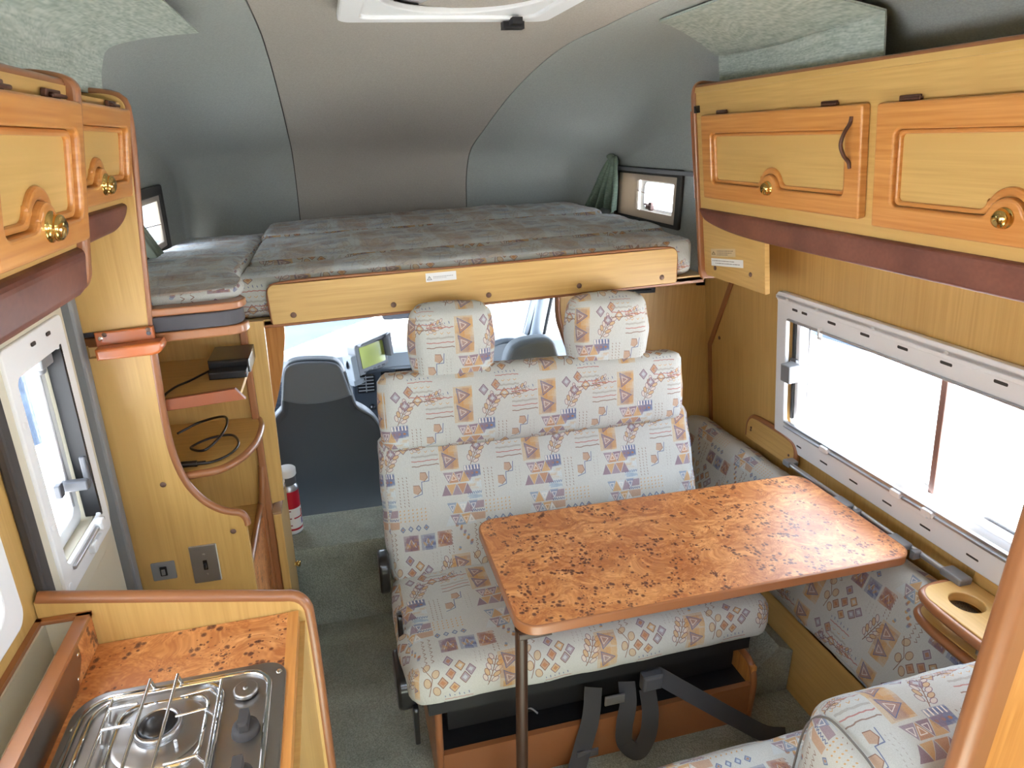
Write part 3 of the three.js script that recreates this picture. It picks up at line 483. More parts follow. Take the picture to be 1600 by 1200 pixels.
const wheel = thing('steering_wheel', 'black steering wheel behind the left headrest', 'steering wheel');
{
  const g = new THREE.TorusGeometry(.185, .016, 10, 40); g.rotateX(-.75); g.translate(.87, .55, -3.22); part(wheel, 'rim', g, M.seatVinyl);
  const h = new THREE.CylinderGeometry(.05, .06, .04, 20); h.rotateX(Math.PI / 2 - .75); h.translate(.87, .55, -3.23); part(wheel, 'hub', h, M.seatVinyl);
  part(wheel, 'spoke', [rod(V(.70, .55, -3.22), V(1.04, .55, -3.22), .014)], M.seatVinyl); part(wheel, 'column', rod(V(.87, .53, -3.24), V(.87, .30, -3.42), .03), M.seatVinyl);
}
const mon = thing('monitor', 'small grey monitor with a sun hood on the dashboard', 'monitor');
{
  const f = frame(V(.14, .645, -3.40), V(.86, .12, -.50).normalize(), V(-.10, .985, -.14).normalize()).multiply(new THREE.Matrix4().makeScale(1.27, 1.27, 1.27));
  part(mon, 'housing', plate(rrect(-.075, -.065, .075, .065, .012), f, -.05, .065, .006), M.midGrey);
  part(mon, 'screen', uvBox(plate(rrect(-.055, -.038, .06, .05, .004), f, .015, .0025), 'x'), Ph({ roughness: .18, clearcoat: 1, clearcoatRoughness: .05, map: dataTex(128, 96, (x, y) => { const n = vnoise(x / 22, y / 40) * .6 + vnoise(x / 9 + 5, y / 9) * .4; return mix([96, 112, 22], [206, 214, 120], n * 1.25 - .1); }) }), 'yellow green screen');
  part(mon, 'sun_hood', [plate(shapeOf([[.066, -.02], [.08, -.02], [.085, .075], [.066, .07]]), f, .01, .045, .002), plate(shapeOf([[-.06, .06], [.085, .06], [.085, .075], [-.05, .068]]), f, .01, .03, .002)], M.greyPlastic);
  for (let i = 0; i < 5; i++) part(mon, 'button', plate(rrect(-.05 + i * .022, -.056, -.036 + i * .022, -.05, .002), f, .013, .004, .001), M.greyPlastic);
  part(mon, 'bracket', [plate(rrect(-.105, -.075, -.078, .03, .008), f, -.045, .07, .004), plate(rrect(-.105, -.095, .09, -.07, .004), f, -.045, .06, .003)], M.dash);
  part(mon, 'thumb_screw', lathe([[0, .014], [.018, .013], [.022, .004], [.022, 0]], V(0, 0, 0).applyMatrix4(f.clone().multiply(new THREE.Matrix4().makeTranslation(-.104, -.005, -.01))), V(-.93, -.10, -.36), 18), M.dash);
}
const mirror = thing('rear_view_mirror', 'dark rear view mirror hanging below the bed board', 'mirror');
part(mirror, 'mirror_shell', plate(rrect(.24, .735, .50, .81, .02), FZ(-3.80), 0, .03, .01, 3), M.greyPlastic); part(mirror, 'mirror_stem', rod(V(.37, .80, -3.81), V(.37, 1.14, -3.78), .008), M.greyPlastic);

function cabSeat(label, cx, outline, z, mat) {
  const t = thing('cab_seat', label, 'seat', 'seats in the driving cab');
  const s = new THREE.Shape(); outline(s);
  part(t, 'backrest', plate(s, FZ(z), -.10, .10, .03, 5, 14), mat);
  return t;
}
const seatA = cabSeat('grey cab passenger seat seen from behind beside the dashboard monitor', 0, (s) => { s.moveTo(-.30, .10); s.lineTo(-.315, .55); s.bezierCurveTo(-.315, .66, -.285, .66, -.262, .69); s.lineTo(-.238, .84); s.bezierCurveTo(-.228, .885, -.20, .897, -.115, .89); s.bezierCurveTo(-.03, .885, -.012, .875, .002, .83); s.lineTo(.036, .675); s.bezierCurveTo(.10, .64, .145, .57, .15, .48); s.lineTo(.155, .10); s.closePath(); }, -2.6, M.seatVinyl);
part(seatA, 'head_cover', plate((() => { const s = new THREE.Shape(); s.moveTo(-.25, .735); s.lineTo(-.232, .84); s.bezierCurveTo(-.222, .88, -.20, .892, -.115, .885); s.bezierCurveTo(-.03, .88, -.018, .87, -.004, .83); s.lineTo(.02, .73); s.bezierCurveTo(-.08, .70, -.18, .70, -.25, .735); return s; })(), FZ(-2.598), -.02, .026, .01, 3), M.seatGrey, 'lighter grey fabric cover');
part(seatA, 'seat_cushion', plate(rrect(-.30, -.02, .15, .12, .04), FZ(-3.1), 0, .45, .03, 3), M.seatVinyl); part(seatA, 'seat_base', box(-.25, .10, -.37, -.02, -3.05, -2.65), M.dark);
part(seatA, 'edge_line', tube([[.002, .83, -2.612], [.036, .675, -2.61], [.10, .62, -2.61], [.148, .50, -2.61], [.152, .2, -2.61]], .005, 40), M.seatGrey, 'pale edge strip with a rim highlight put into the colour');  // pale strip: bright rim highlight put into the colour
const seatB = cabSeat('grey cab driver seat top between the patterned headrests', 0, (s) => { s.moveTo(.60, .10); s.lineTo(.62, .60); s.bezierCurveTo(.64, .70, .675, .72, .690, .76); s.bezierCurveTo(.705, .85, .73, .872, .80, .88); s.bezierCurveTo(.88, .892, .92, .88, .935, .84); s.lineTo(.968, .73); s.bezierCurveTo(1.03, .68, 1.07, .6, 1.07, .5); s.lineTo(1.07, .10); s.closePath(); }, -2.68, M.seatGrey);
part(seatB, 'seat_cushion', plate(rrect(.60, -.02, 1.07, .12, .04), FZ(-3.15), 0, .45, .03, 3), M.seatVinyl); part(seatB, 'seat_base', box(.66, 1.01, -.37, -.02, -3.1, -2.7), M.dark);
const doorMirror = thing('door_mirror', 'dark outside mirror arm seen through the driving side window', 'mirror');
part(doorMirror, 'mirror_arm', [rod(V(1.36, .62, -3.9), V(1.62, .80, -3.95), .012), rod(V(1.36, .95, -3.8), V(1.62, .86, -3.95), .012)], M.greyPlastic);
part(doorMirror, 'mirror_head', plate(rrect(1.58, .62, 1.74, .98, .03), FZ(-3.97), 0, .05, .012, 3), M.greyPlastic);

// ------------------------------------------------------------------ bed over the cab
const TILT = .042, bedM = (o) => { o.position.set(.45, 1.24, 0); o.rotation.z = TILT; return o; };   // local x from .45, y from 1.24
const bed = bedM(thing('alcove_bed_base', 'beech fronted bed base spanning above the driving cab', 'bed base'));
{
  const B = (x0, x1, y0, y1, z0, z1, b) => box(x0 - .45, x1 - .45, y0 - 1.24, y1 - 1.24, z0, z1, b);
  const fz = FZ(-1.955);
  part(bed, 'front_board', wood(plate(rrect(-.185 - .45, 0, 1.085 - .45, .113, [.003, .003, .022, .022]), fz, 0, .018, .001), 'x', .13, .4), M.veneer);
  const tr = [[-.635, .003], [-.635, .085], [-.628, .106], [-.612, .113], [0, .113], [.612, .113], [.628, .106], [.635, .085], [.635, .003]].map(([x, y]) => [x, y, -1.946]);
  part(bed, 'board_edge', tube(tr.map((p) => V(...p)), .0055, 120, 6), M.band, 'brown edge banding');
  part(bed, 'lower_edge', rod(V(-.635, .001, -1.946), V(.635, .001, -1.946), .0055, 6), M.band, 'brown edge banding');
  for (const x of [-.575, -.29, .0, .295, .582]) part(bed, 'screw_cap', lathe([[0, .003], [.006, .0025], [.0085, 0]], V(x, .022, -1.937), V(0, 0, 1), 14), M.screw, 'brown screw cap');
  part(bed, 'side_platform', wood(B(-.57, -.33, 1.236, 1.252, -3.15, -1.957), 'z'), M.veneer); part(bed, 'platform', wood(B(-.33, 1.20, 1.236, 1.252, -3.19, -1.957), 'x'), M.veneer);
  part(bed, 'platform_edge', wood(B(-.34, 1.20, 1.226, 1.250, -1.975, -1.957, .003), 'x'), M.band);
  
  const tex = canvasTex(256, 80, (g) => { g.fillStyle = '#d9d9d8'; g.fillRect(0, 0, 256, 80); g.strokeStyle = '#555'; g.lineWidth = 4; g.beginPath(); g.moveTo(30, 30); g.lineTo(48, 62); g.lineTo(12, 62); g.closePath(); g.stroke(); g.fillStyle = '#555'; g.fillRect(28, 42, 4, 10); g.fillRect(28, 55, 4, 4); g.fillStyle = '#9a9a9a'; for (let i = 0; i < 12; i++) g.fillRect(64 + i * 14, 34, 10, 7); for (let i = 0; i < 8; i++) g.fillRect(64 + i * 14, 48, 9, 5); });
  const gs = new THREE.PlaneGeometry(.092, .026); gs.translate(-.142, .093, -1.9362); part(bed, 'warning_sticker', gs, S({ map: tex, roughness: .6 }), 'white warning sticker with triangle mark');
}
function splitTop(g) {                                                                   // top faces of a mattress: same cloth, its shaded look put into the colour
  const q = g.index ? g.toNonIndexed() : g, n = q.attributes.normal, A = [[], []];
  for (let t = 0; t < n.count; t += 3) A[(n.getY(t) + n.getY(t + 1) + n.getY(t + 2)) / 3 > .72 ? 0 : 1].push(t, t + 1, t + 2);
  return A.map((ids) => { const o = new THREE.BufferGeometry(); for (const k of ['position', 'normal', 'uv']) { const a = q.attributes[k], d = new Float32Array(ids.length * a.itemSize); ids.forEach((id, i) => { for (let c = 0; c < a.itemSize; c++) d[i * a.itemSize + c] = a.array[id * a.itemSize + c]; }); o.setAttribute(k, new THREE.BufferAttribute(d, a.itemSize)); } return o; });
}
function mattress(label, x0, x1, y0, y1, z0, z1, o) {
  const t = bedM(thing('mattress', label, 'mattress', 'mattress sections on the alcove bed'));
  const g = cushion(x1 - x0, y1 - y0, z1 - z0, o); g.translate((x0 + x1) / 2 - .45, (y0 + y1) / 2 - 1.24, (z0 + z1) / 2);
  if (o.flare) { const p = g.attributes.position; for (let i = 0; i < p.count; i++) { p.setY(i, p.getY(i) + Math.min(0, p.getZ(i) + 1.62) * .034); const xx = p.getX(i) + .45; if (xx > -.42) p.setX(i, p.getX(i) + o.flare * ((xx + .42) / .165) * THREE.MathUtils.smoothstep(p.getZ(i), -1.93, -1.72)); } }
  const [top, side] = splitTop(g); part(t, 'cover_top', top, M.fabricShadedTop, 'greyish cover top with its shaded look put into the colour'); part(t, 'cover_side', side, M.fabric, 'printed cover side'); return t;
}
const wrinkle = (e, k) => k === 1 && e[1] > 0 ? -.016 * Math.max(0, vnoise(e[0] * 3 + 3, e[2] * 22 + 11) - .5) * 2 + .008 * (vnoise(e[0] * 7, e[2] * 11 + 4) - .5) : 0;
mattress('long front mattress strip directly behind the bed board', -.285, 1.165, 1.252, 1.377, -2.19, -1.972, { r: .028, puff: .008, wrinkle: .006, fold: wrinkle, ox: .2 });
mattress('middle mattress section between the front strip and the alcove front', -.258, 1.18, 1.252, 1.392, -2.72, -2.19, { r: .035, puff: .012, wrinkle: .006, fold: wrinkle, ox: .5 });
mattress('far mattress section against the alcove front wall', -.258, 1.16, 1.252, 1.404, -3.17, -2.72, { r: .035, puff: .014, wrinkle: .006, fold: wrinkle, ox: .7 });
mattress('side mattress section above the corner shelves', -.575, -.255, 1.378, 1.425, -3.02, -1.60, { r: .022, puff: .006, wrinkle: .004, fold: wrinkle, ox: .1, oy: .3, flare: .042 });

const curtain = thing('curtain', 'bunched green curtain beside the right alcove window', 'curtain');
part(curtain, 'gathered_cloth', sheet((s, t) => { const k = Math.pow(t, .7), a = s * Math.PI * 2 * 4, f = .016 * (.35 + t); return V(1.318 - (.03 + .075 * (1 - s)) * k + f * Math.sin(a), 1.64 - t * .235 + .012 * Math.sin(a * .5) * t, -3.03 + (s - .5) * (.05 + .16 * k) + .035 * k - .02 * t + f * .8 * Math.cos(a + t * 2)); }, 64, 16, .004, 1, 1), S({ color: '#b9c6b8', map: tFelt, roughness: 1, side: THREE.DoubleSide }));
part(curtain, 'tie_knot', [0, 1, 2].map((i) => { const g = new THREE.SphereGeometry(.022, 12, 10); g.scale(1, .6, 1.2); g.rotateX(i * .8); g.translate(1.31, 1.638 - i * .012, -3.05 + i * .022); return g; }), S({ color: '#6f7d70', roughness: 1 }));
const cl = thing('curtain', 'dark green curtain hanging by the left alcove window', 'curtain');
part(cl, 'gathered_cloth', sheet((s, t) => V(XL + .05 + .02 * Math.sin(s * 16) + .045 * t, 1.52 - t * .125, -2.02 - s * .09 - .06 * t), 30, 8, .004), S({ color: '#7d887c', roughness: 1, side: THREE.DoubleSide }));

// ------------------------------------------------------------------ overhead cabinets
function cabinetDoor(parent, fr, u0, u1, v0, v1, n0, fw, opt = {}) {
  const uc = (u0 + u1) / 2, hr = opt.hr ?? .035;
  const d = new THREE.Group(); d.name = 'door'; parent.add(d);
  const inner = (k, cls) => {                                                            // opening with the hump round the knob at its foot
    const fs = opt.fs ?? fw, a = u0 + fs + k, b = u1 - fs - k, c = v0 + fw * .92 + k, e = v1 - fw - k, r = .014 - k * .5, h = new cls(), q = hr + k, f = .016;
    h.moveTo(a + r, c); h.lineTo(uc - q - f, c); h.quadraticCurveTo(uc - q - .002, c, uc - q * .94, c + q * .34 + .004); h.absarc(uc, c - k * .3, q, Math.PI - .42, .42, true); h.quadraticCurveTo(uc + q + .002, c, uc + q + f, c);
    h.lineTo(b - r, c); h.absarc(b - r, c + r, r, -Math.PI / 2, 0); h.lineTo(b, e - r); h.absarc(b - r, e - r, r, 0, Math.PI / 2); h.lineTo(a + r, e); h.absarc(a + r, e - r, r, Math.PI / 2, Math.PI); h.lineTo(a, c + r); h.absarc(a + r, c + r, r, Math.PI, 1.5 * Math.PI); return h;
  };
  const s = rrect(u0, v0, u1, v1, .006); s.holes.push(inner(0, THREE.Path));
  const gf = new THREE.ExtrudeGeometry(s, { depth: .012, bevelEnabled: true, bevelThickness: .005, bevelSize: .005, bevelOffset: -.005, bevelSegments: 3, curveSegments: 8 }); gf.translate(0, 0, n0 + .005); gf.applyMatrix4(fr);
  part(d, 'door_frame', wood(gf, 'z', opt.ox ?? 0, .2), M.alder);
  const lip = inner(.001, THREE.Shape); lip.holes.push(inner(.010, THREE.Path));
  part(d, 'inner_moulding', wood(plate(lip, fr, n0 + .003, .011, .004, 2, 6), 'z', .5), M.alder);
  part(d, 'door_panel', wood(plate(inner(-.004, THREE.Shape), fr, n0 + .001, .006), 'z', opt.ox ?? .3, .6), M.veneer, 'pale beech door panel');
  const kp = V(uc, v0 + fw * .92 + .002, n0 + .022).applyMatrix4(fr), nd = V(0, 0, 1).transformDirection(fr);
  part(d, 'knob', lathe([[0, .0165], [.009, .0158], [.0145, .0125], [.0165, .008], [.0145, .0045], [.0185, .0025], [.019, 0]], kp, nd, 26), M.brass, 'shiny brass knob');
  for (const u of opt.hinges ?? [u0 + .06, u1 - .06]) part(d, 'hinge', [plate(rrect(u - .028, v1 - .004, u + .022, v1 + .010, .002), fr, n0 + .002, .006, .001), plate(rrect(u - .02, v1 + .001, u + .028, v1 + .006, .002), fr, n0 + .004, .010, .002)], M.bronze, 'dark bronze hinge');
  return d;
}
const KC = .16, FC = FRx(1.398, KC);
const cabR = thing('overhead_cabinet', 'long beech overhead cabinet with two framed doors above the dinette window', 'cabinet');
{
  part(cabR, 'fascia', wood(plate(shapeOf([[-1.95, 1.495], [-.585, 1.495], [-.585, 1.855], [-1.95, 1.855]]), FC, -.018, .018), 'z'), M.veneer);
  part(cabR, 'top_edge', rod(V(1.398 - KC * 1.857 + .008, 1.857, -1.95), V(1.398 - KC * 1.857 + .008, 1.857, -.585), .007, 8), M.band);
  part(cabR, 'cabinet_floor', wood(plate(shapeOf([[1.16, .585], [1.365, .585], [1.365, 1.95], [1.16, 1.95]]), FY(1.50), -.015, .015), 'z'), M.veneer);
  part(cabR, 'cabinet_top', wood(plate(shapeOf([[1.10, .585], [1.36, .585], [1.36, 1.95], [1.10, 1.95]]), FY(1.855), -.015, .015), 'z'), M.veneer);
  const ep = new THREE.Shape(); ep.moveTo(1.195, 1.27); ep.lineTo(1.36, 1.27); ep.lineTo(1.36, 1.87); ep.lineTo(1.13, 1.876); ep.bezierCurveTo(1.105, 1.876, 1.096, 1.86, 1.097, 1.83); ep.lineTo(1.178, 1.30); ep.bezierCurveTo(1.18, 1.28, 1.185, 1.27, 1.195, 1.27);
  part(cabR, 'end_panel', wood(plate(ep, FZ(-1.97), 0, .02, .006, 3), 'y'), M.band, 'brown edged end panel');
  part(cabR, 'lower_panel', wood(plate(rrect(-1.95, 1.285, -1.62, 1.50, [.02, .0, 0, 0]), FC, -.02, .016, .002), 'z', .3), M.veneer, 'lower panel with stickers');
  for (const [z, y] of [[-1.885, 1.318], [-1.69, 1.332]]) part(cabR, 'screw_cap', lathe([[0, .003], [.006, .0025], [.008, 0]], V(z, y, -.004).applyMatrix4(FC), V(-1, 0, 0), 14), M.screw);
  const s = new THREE.Shape(); s.moveTo(-1.945, 1.503); s.lineTo(-.585, 1.503); s.lineTo(-.585, 1.435); s.lineTo(-1.55, 1.437); s.bezierCurveTo(-1.75, 1.437, -1.86, 1.452, -1.915, 1.468); s.bezierCurveTo(-1.935, 1.48, -1.942, 1.49, -1.945, 1.503);
  part(cabR, 'leather_valance', uvBox(plate(s, FC, -.012, .024, .009, 4), 'z', .35), M.leather, 'padded brown leather valance');
  part(cabR, 'lamp_strip', plate(rrect(1.175, .98, 1.215, 1.36, .01), FY(1.452), -.018, .02, .004), S({ color: '#d6c7a4', roughness: .3 }), 'slim lamp housing under the cabinet');
  const st = (w, h, col, rows) => S({ roughness: .6, map: canvasTex(256, 96, (g) => { g.fillStyle = col; g.fillRect(0, 0, 256, 96); g.fillStyle = '#5c5348'; rows.forEach(([x, y, n]) => { for (let i = 0; i < n; i++) g.fillRect(x + i * 13, y, 7 + ((i * 37) % 5), 8); }); if (rows[0][0] > 40) { g.strokeStyle = '#5c4a20'; g.lineWidth = 5; g.beginPath(); g.moveTo(28, 36); g.lineTo(46, 68); g.lineTo(10, 68); g.closePath(); g.stroke(); g.fillRect(26, 48, 4, 12); } }) });
  const sticker = (z0, z1, y0, y1, dz, mat, lb) => { const g = new THREE.BufferGeometry(), P = [[z0, y0 - dz], [z1, y0], [z1, y1], [z0, y1 - dz]].map(([z, y]) => V(z, y, -.003).applyMatrix4(FC)); g.setAttribute('position', new THREE.Float32BufferAttribute(P.flatMap((p) => p.toArray()), 3)); g.setAttribute('uv', new THREE.Float32BufferAttribute([0, 0, 1, 0, 1, 1, 0, 1], 2)); g.setIndex([0, 1, 2, 0, 2, 3]); g.computeVertexNormals(); part(cabR, 'sticker', g, mat, lb); };
  sticker(-1.905, -1.765, 1.372, 1.397, .02, st(0, 0, '#cbb58c', [[64, 24, 13], [64, 48, 12], [64, 70, 9]]), 'beige warning sticker');
  sticker(-1.905, -1.725, 1.345, 1.369, .022, st(0, 0, '#e6e6e2', [[10, 26, 14], [36, 58, 15]]), 'white paper sticker');
  cabinetDoor(cabR, FC, -1.893, -1.243, 1.542, 1.778, 0, .050, { ox: .1, hinges: [-1.80, -1.36] });
  const d2 = cabinetDoor(cabR, FC, -1.205, -.60, 1.532, 1.777, 0, .050, { ox: .55, hinges: [-1.135, -.68] });
  part(cabR, 'pull_handle', tube([[-1.272, 1.755, .023], [-1.272, 1.743, .026], [-1.272, 1.725, .040], [-1.272, 1.703, .048], [-1.272, 1.68, .040], [-1.272, 1.662, .026], [-1.272, 1.65, .023]].map((p) => V(...p).applyMatrix4(FC)), .0042, 40), M.bronze, 'curved dark bronze pull handle');
  part(cabR, 'end_catch', plate(rrect(-1.945, 1.785, -1.93, 1.805, .002), FC, 0, .012), M.black);
  part(cabR, 'outer_grip', plate(shapeOf([[1.150, 1.53], [1.18, 1.53], [1.14, 1.79], [1.108, 1.79]]), FZ(-1.985), 0, .014, .004), M.redwood, 'orange varnished grip strip');
}
const cabL = thing('overhead_cabinet', 'near left overhead cabinet with brass knob and leather valance above the kitchen', 'cabinet');
const KL = .14, FCL = FLx(-.569, KL);
{
  part(cabL, 'fascia', wood(plate(shapeOf([[.05, 1.555], [1.072, 1.555], [1.072, 1.772], [.05, 1.772]]), FCL, -.018, .018), 'z'), M.veneer);
  part(cabL, 'top_edge', rod(V(-.569 + KL * 1.774 - .008, 1.775, -1.072), V(-.569 + KL * 1.774 - .008, 1.775, -.05), .007, 8), M.band);
  part(cabL, 'cabinet_floor', wood(plate(shapeOf([[-.60, .05], [-.35, .05], [-.35, 1.072], [-.60, 1.072]]), FY(1.56), -.015, .015), 'z'), M.veneer);
  part(cabL, 'cabinet_top', wood(plate(shapeOf([[-.60, .05], [-.335, .05], [-.335, 1.072], [-.60, 1.072]]), FY(1.775), -.015, .015), 'z'), M.veneer);
  const ep = new THREE.Shape(); ep.moveTo(-.60, 1.495); ep.lineTo(-.375, 1.495); ep.bezierCurveTo(-.352, 1.495, -.343, 1.51, -.341, 1.535); ep.lineTo(-.308, 1.765); ep.bezierCurveTo(-.306, 1.785, -.325, 1.79, -.36, 1.792); ep.lineTo(-.60, 1.792);
  part(cabL, 'end_panel', wood(plate(ep, FZ(-1.092), 0, .020, .006, 3), 'y'), M.band, 'brown edged end panel');
  const s = shapeOf([[.05, 1.562], [1.07, 1.562], [1.07, 1.504], [1.04, 1.498], [.05, 1.498]]);
  part(cabL, 'leather_valance', uvBox(plate(s, FCL, -.02, .034, .013, 4), 'z', .35), M.leather, 'padded brown leather valance');
  part(cabL, 'bottom_panel', wood(plate(shapeOf([[-.60, .05], [-.37, .05], [-.37, 1.072], [-.60, 1.072]]), FY(1.505), -.008, .008), 'z'), M.veneer);
  cabinetDoor(cabL, FCL, .772, 1.060, 1.577, 1.754, 0, .034, { fs: .024, hr: .030, hinges: [.84, 1.005] });
  cabinetDoor(cabL, FCL, .475, .763, 1.577, 1.754, 0, .034, { fs: .024, hr: .030, ox: .4 });
}
const cabF = thing('overhead_cabinet', 'far left overhead cabinet next to the alcove bed', 'cabinet');
const FCF = FLx(-.642, .15);
{
  part(cabF, 'fascia', wood(plate(shapeOf([[1.095, 1.585], [1.545, 1.585], [1.545, 1.775], [1.095, 1.775]]), FCF, -.018, .018), 'z'), M.veneer);
  part(cabF, 'cabinet_floor', wood(plate(shapeOf([[-.60, 1.095], [-.42, 1.095], [-.42, 1.545], [-.60, 1.545]]), FY(1.59), -.015, .015), 'z'), M.veneer);
  part(cabF, 'cabinet_top', wood(plate(shapeOf([[-.60, 1.095], [-.39, 1.095], [-.39, 1.545], [-.60, 1.545]]), FY(1.778), -.015, .015), 'z'), M.veneer);
  const ep = new THREE.Shape(); ep.moveTo(-.552, 1.318); ep.lineTo(-.404, 1.325); ep.lineTo(-.368, 1.755); ep.bezierCurveTo(-.366, 1.785, -.38, 1.79, -.41, 1.792); ep.lineTo(-.60, 1.792); ep.lineTo(-.60, 1.62); ep.lineTo(-.552, 1.61);
  part(cabF, 'end_panel', wood(plate(ep, FZ(-1.568), 0, .018, .002, 2), 'y', .3), M.veneer, 'tall veneered end panel');
  part(cabF, 'end_edge', tube([[-.403, 1.322, -1.559], [-.386, 1.53, -1.559], [-.367, 1.75, -1.559], [-.372, 1.782, -1.559], [-.41, 1.793, -1.559], [-.58, 1.793, -1.559]], .008, 60), M.band, 'brown edge banding');
  const s = new THREE.Shape(); s.moveTo(1.095, 1.587); s.lineTo(1.535, 1.587); s.bezierCurveTo(1.535, 1.56, 1.50, 1.545, 1.44, 1.54); s.lineTo(1.095, 1.536);
  part(cabF, 'leather_valance', uvBox(plate(s, FCF, -.02, .032, .010, 4), 'z', .35), M.leather, 'padded brown leather valance');
  cabinetDoor(cabF, FCF, 1.165, 1.535, 1.603, 1.765, 0, .034, { fs: .024, hr: .028, hinges: [1.24, 1.47] });
}

// ------------------------------------------------------------------ corner shelf unit
const shelf = thing('corner_shelf', 'beech corner shelf unit with a curved cut front beside the entrance door', 'shelf');
{
  const s = new THREE.Shape(); s.moveTo(-.532, 0); s.lineTo(-.272, 0); s.lineTo(-.272, .80); s.bezierCurveTo(-.272, .82, -.276, .832, -.292, .836); s.bezierCurveTo(-.345, .848, -.372, .89, -.39, .93); s.bezierCurveTo(-.412, .99, -.414, 1.05, -.412, 1.13); s.lineTo(-.408, 1.262); s.lineTo(-.532, 1.262);
  part(shelf, 'front_panel', wood(plate(s, FZ(-1.568), 0, .018), 'y', .7), M.veneer);
  const ed = s.getPoints(16).filter(([]) => true).map((p) => p); const cut = ed.filter((p) => p.x > -.5 && p.y > .02).map((p) => V(p.x, p.y, -1.559));
  part(shelf, 'front_edge', tube(cut, .0105, 120, 8), M.band, 'brown edge banding');
  for (const [x, y] of [[-.439, .941], [-.304, .79]]) part(shelf, 'screw_cap', lathe([[0, .003], [.005, .0025], [.007, 0]], V(x, y, -1.549), V(0, 0, 1), 14), M.screw);
  part(shelf, 'far_panel', wood(plate(shapeOf([[-.55, 0], [-.262, 0], [-.262, .66], [-.213, .67], [-.205, 1.235], [-.55, 1.235]]), FZ(-1.918), 0, .018), 'y', .1), M.veneer);
  part(shelf, 'far_edge', uvBox(plate(rrect(-.27, 0, -.25, 1.235, .004), FZ(-1.90), 0, .02, .004), 'y', .5), M.band, 'brown edge post');
  part(shelf, 'far_bulge', tube([[-.262, .80, -1.888], [-.270, .72, -1.882], [-.278, .66, -1.884], [-.278, .5, -1.884], [-.278, .02, -1.884]], .011, 50), M.band);
  part(shelf, 'lower_front', burlUV(box(-.292, -.276, 0, .66, -1.895, -1.568), .3, .2), M.burl, 'burl veneered lower front');
  part(shelf, 'floor_board', wood(box(-.545, -.276, .655, .668, -1.90, -1.568), 'x'), M.veneer);
  part(shelf, 'floor_edge', rod(V(-.282, .672, -1.565), V(-.282, .672, -1.895), .009, 8), M.band);
  const curved = (y, th, x1, mat, nm, lb, x0 = -.42) => { const q = new THREE.Shape(); q.moveTo(-.545, 1.90); q.lineTo(x1 - .01, 1.90); q.lineTo(x1, 1.84); q.bezierCurveTo(x1 + .004, 1.70, x1 - .02, 1.615, -.32, 1.592); q.bezierCurveTo(-.35, 1.586, -.38, 1.578, x0, 1.574); q.lineTo(-.545, 1.57); part(shelf, nm, wood(plate(q, FY(y), 0, th, .004, 3, 16), 'x'), mat, lb); };
  curved(.935, .018, -.243, M.veneer, 'curved_shelf', 'rounded lower shelf'); part(shelf, 'shelf_edge', tube([[-.253, .944, -1.895], [-.243, .944, -1.84], [-.25, .944, -1.72], [-.28, .944, -1.635], [-.32, .944, -1.59], [-.37, .944, -1.579], [-.40, .944, -1.576]], .0105, 60), M.band, 'brown rounded shelf edge');
  part(shelf, 'back_board', wood(box(-.545, -.535, .955, 1.285, -1.90, -1.57), 'y'), M.veneer);
  part(shelf, 'upper_shelf', wood(box(-.545, -.245, 1.128, 1.14, -1.90, -1.585), 'x'), M.veneer);
  part(shelf, 'shelf_rail', wood(plate(shapeOf([[-.408, 1.118], [-.232, 1.130], [-.252, 1.158], [-.405, 1.146]]), FZ(-1.583), 0, .016, .002), 'x'), M.railRed, 'reddish retaining rail');
  // stacked top boards that carry the side mattress
  const top = (y, th, x1, mat, nm, lb) => { const q = new THREE.Shape(); q.moveTo(-.545, 1.93); q.lineTo(-.34, 1.93); q.lineTo(-.30, 1.72); q.lineTo(x1 - .012, 1.64); q.lineTo(x1, 1.61); q.bezierCurveTo(x1, 1.575, x1 - .01, 1.565, x1 - .04, 1.56); q.lineTo(-.398, 1.556); q.lineTo(-.545, 1.572); const g = plate(q, FY(0), 0, th, .004, 3, 10); g.applyMatrix4(new THREE.Matrix4().makeRotationZ(TILT * .8)); g.translate(0, y + .3 * TILT * .8, 0); part(shelf, nm, wood(g, 'x'), mat, lb); };
  top(1.288, .022, -.205, M.band, 'top_board', 'brown edged top board'); top(1.311, .034, -.212, M.greyBand, 'dark_fascia', 'dark grey fabric band'); top(1.346, .018, -.205, M.band, 'mattress_board', 'brown edged mattress board');
}
const rail = thing('grab_rail', 'orange varnished wooden grab rail on the shelf unit beside the door', 'rail');
{
  part(rail, 'back_plate', wood(plate(shapeOf([[-.508, 1.29], [-.392, 1.298], [-.392, 1.328], [-.508, 1.321]]), FZ(-1.55), 0, .014, .003), 'x'), M.redwood);
  part(rail, 'lip', wood(plate((() => { const s = new THREE.Shape(); s.moveTo(-.503, 1.268); s.lineTo(-.395, 1.272); s.bezierCurveTo(-.372, 1.275, -.368, 1.29, -.375, 1.302); s.lineTo(-.503, 1.292); return s; })(), FZ(-1.548), 0, .045, .006, 3), 'x'), M.redwood);
  for (const [x, y, m] of [[-.497, 1.308, M.chrome], [-.402, 1.314, M.greyPlastic], [-.488, 1.316, M.screw], [-.402, 1.322, M.screw]]) part(rail, 'screw', lathe([[0, .002], [.004, .0015], [.0055, 0]], V(x, y, -1.5365), V(0, 0, 1), 12), m);
}
const sw = thing('switch_plate', 'large grey metal switch plate on the shelf unit front', 'switch');
part(sw, 'plate', plate(rrect(-.412, .657, -.348, .764, .003), FZ(-1.55), 0, .005, .0018), M.alu); part(sw, 'toggle', [plate(rrect(-.385, .694, -.375, .722, .002), FZ(-1.546), 0, .002), plate(rrect(-.383, .70, -.377, .714, .002), FZ(-1.545), 0, .012, .002)], M.black, 'black toggle lever');
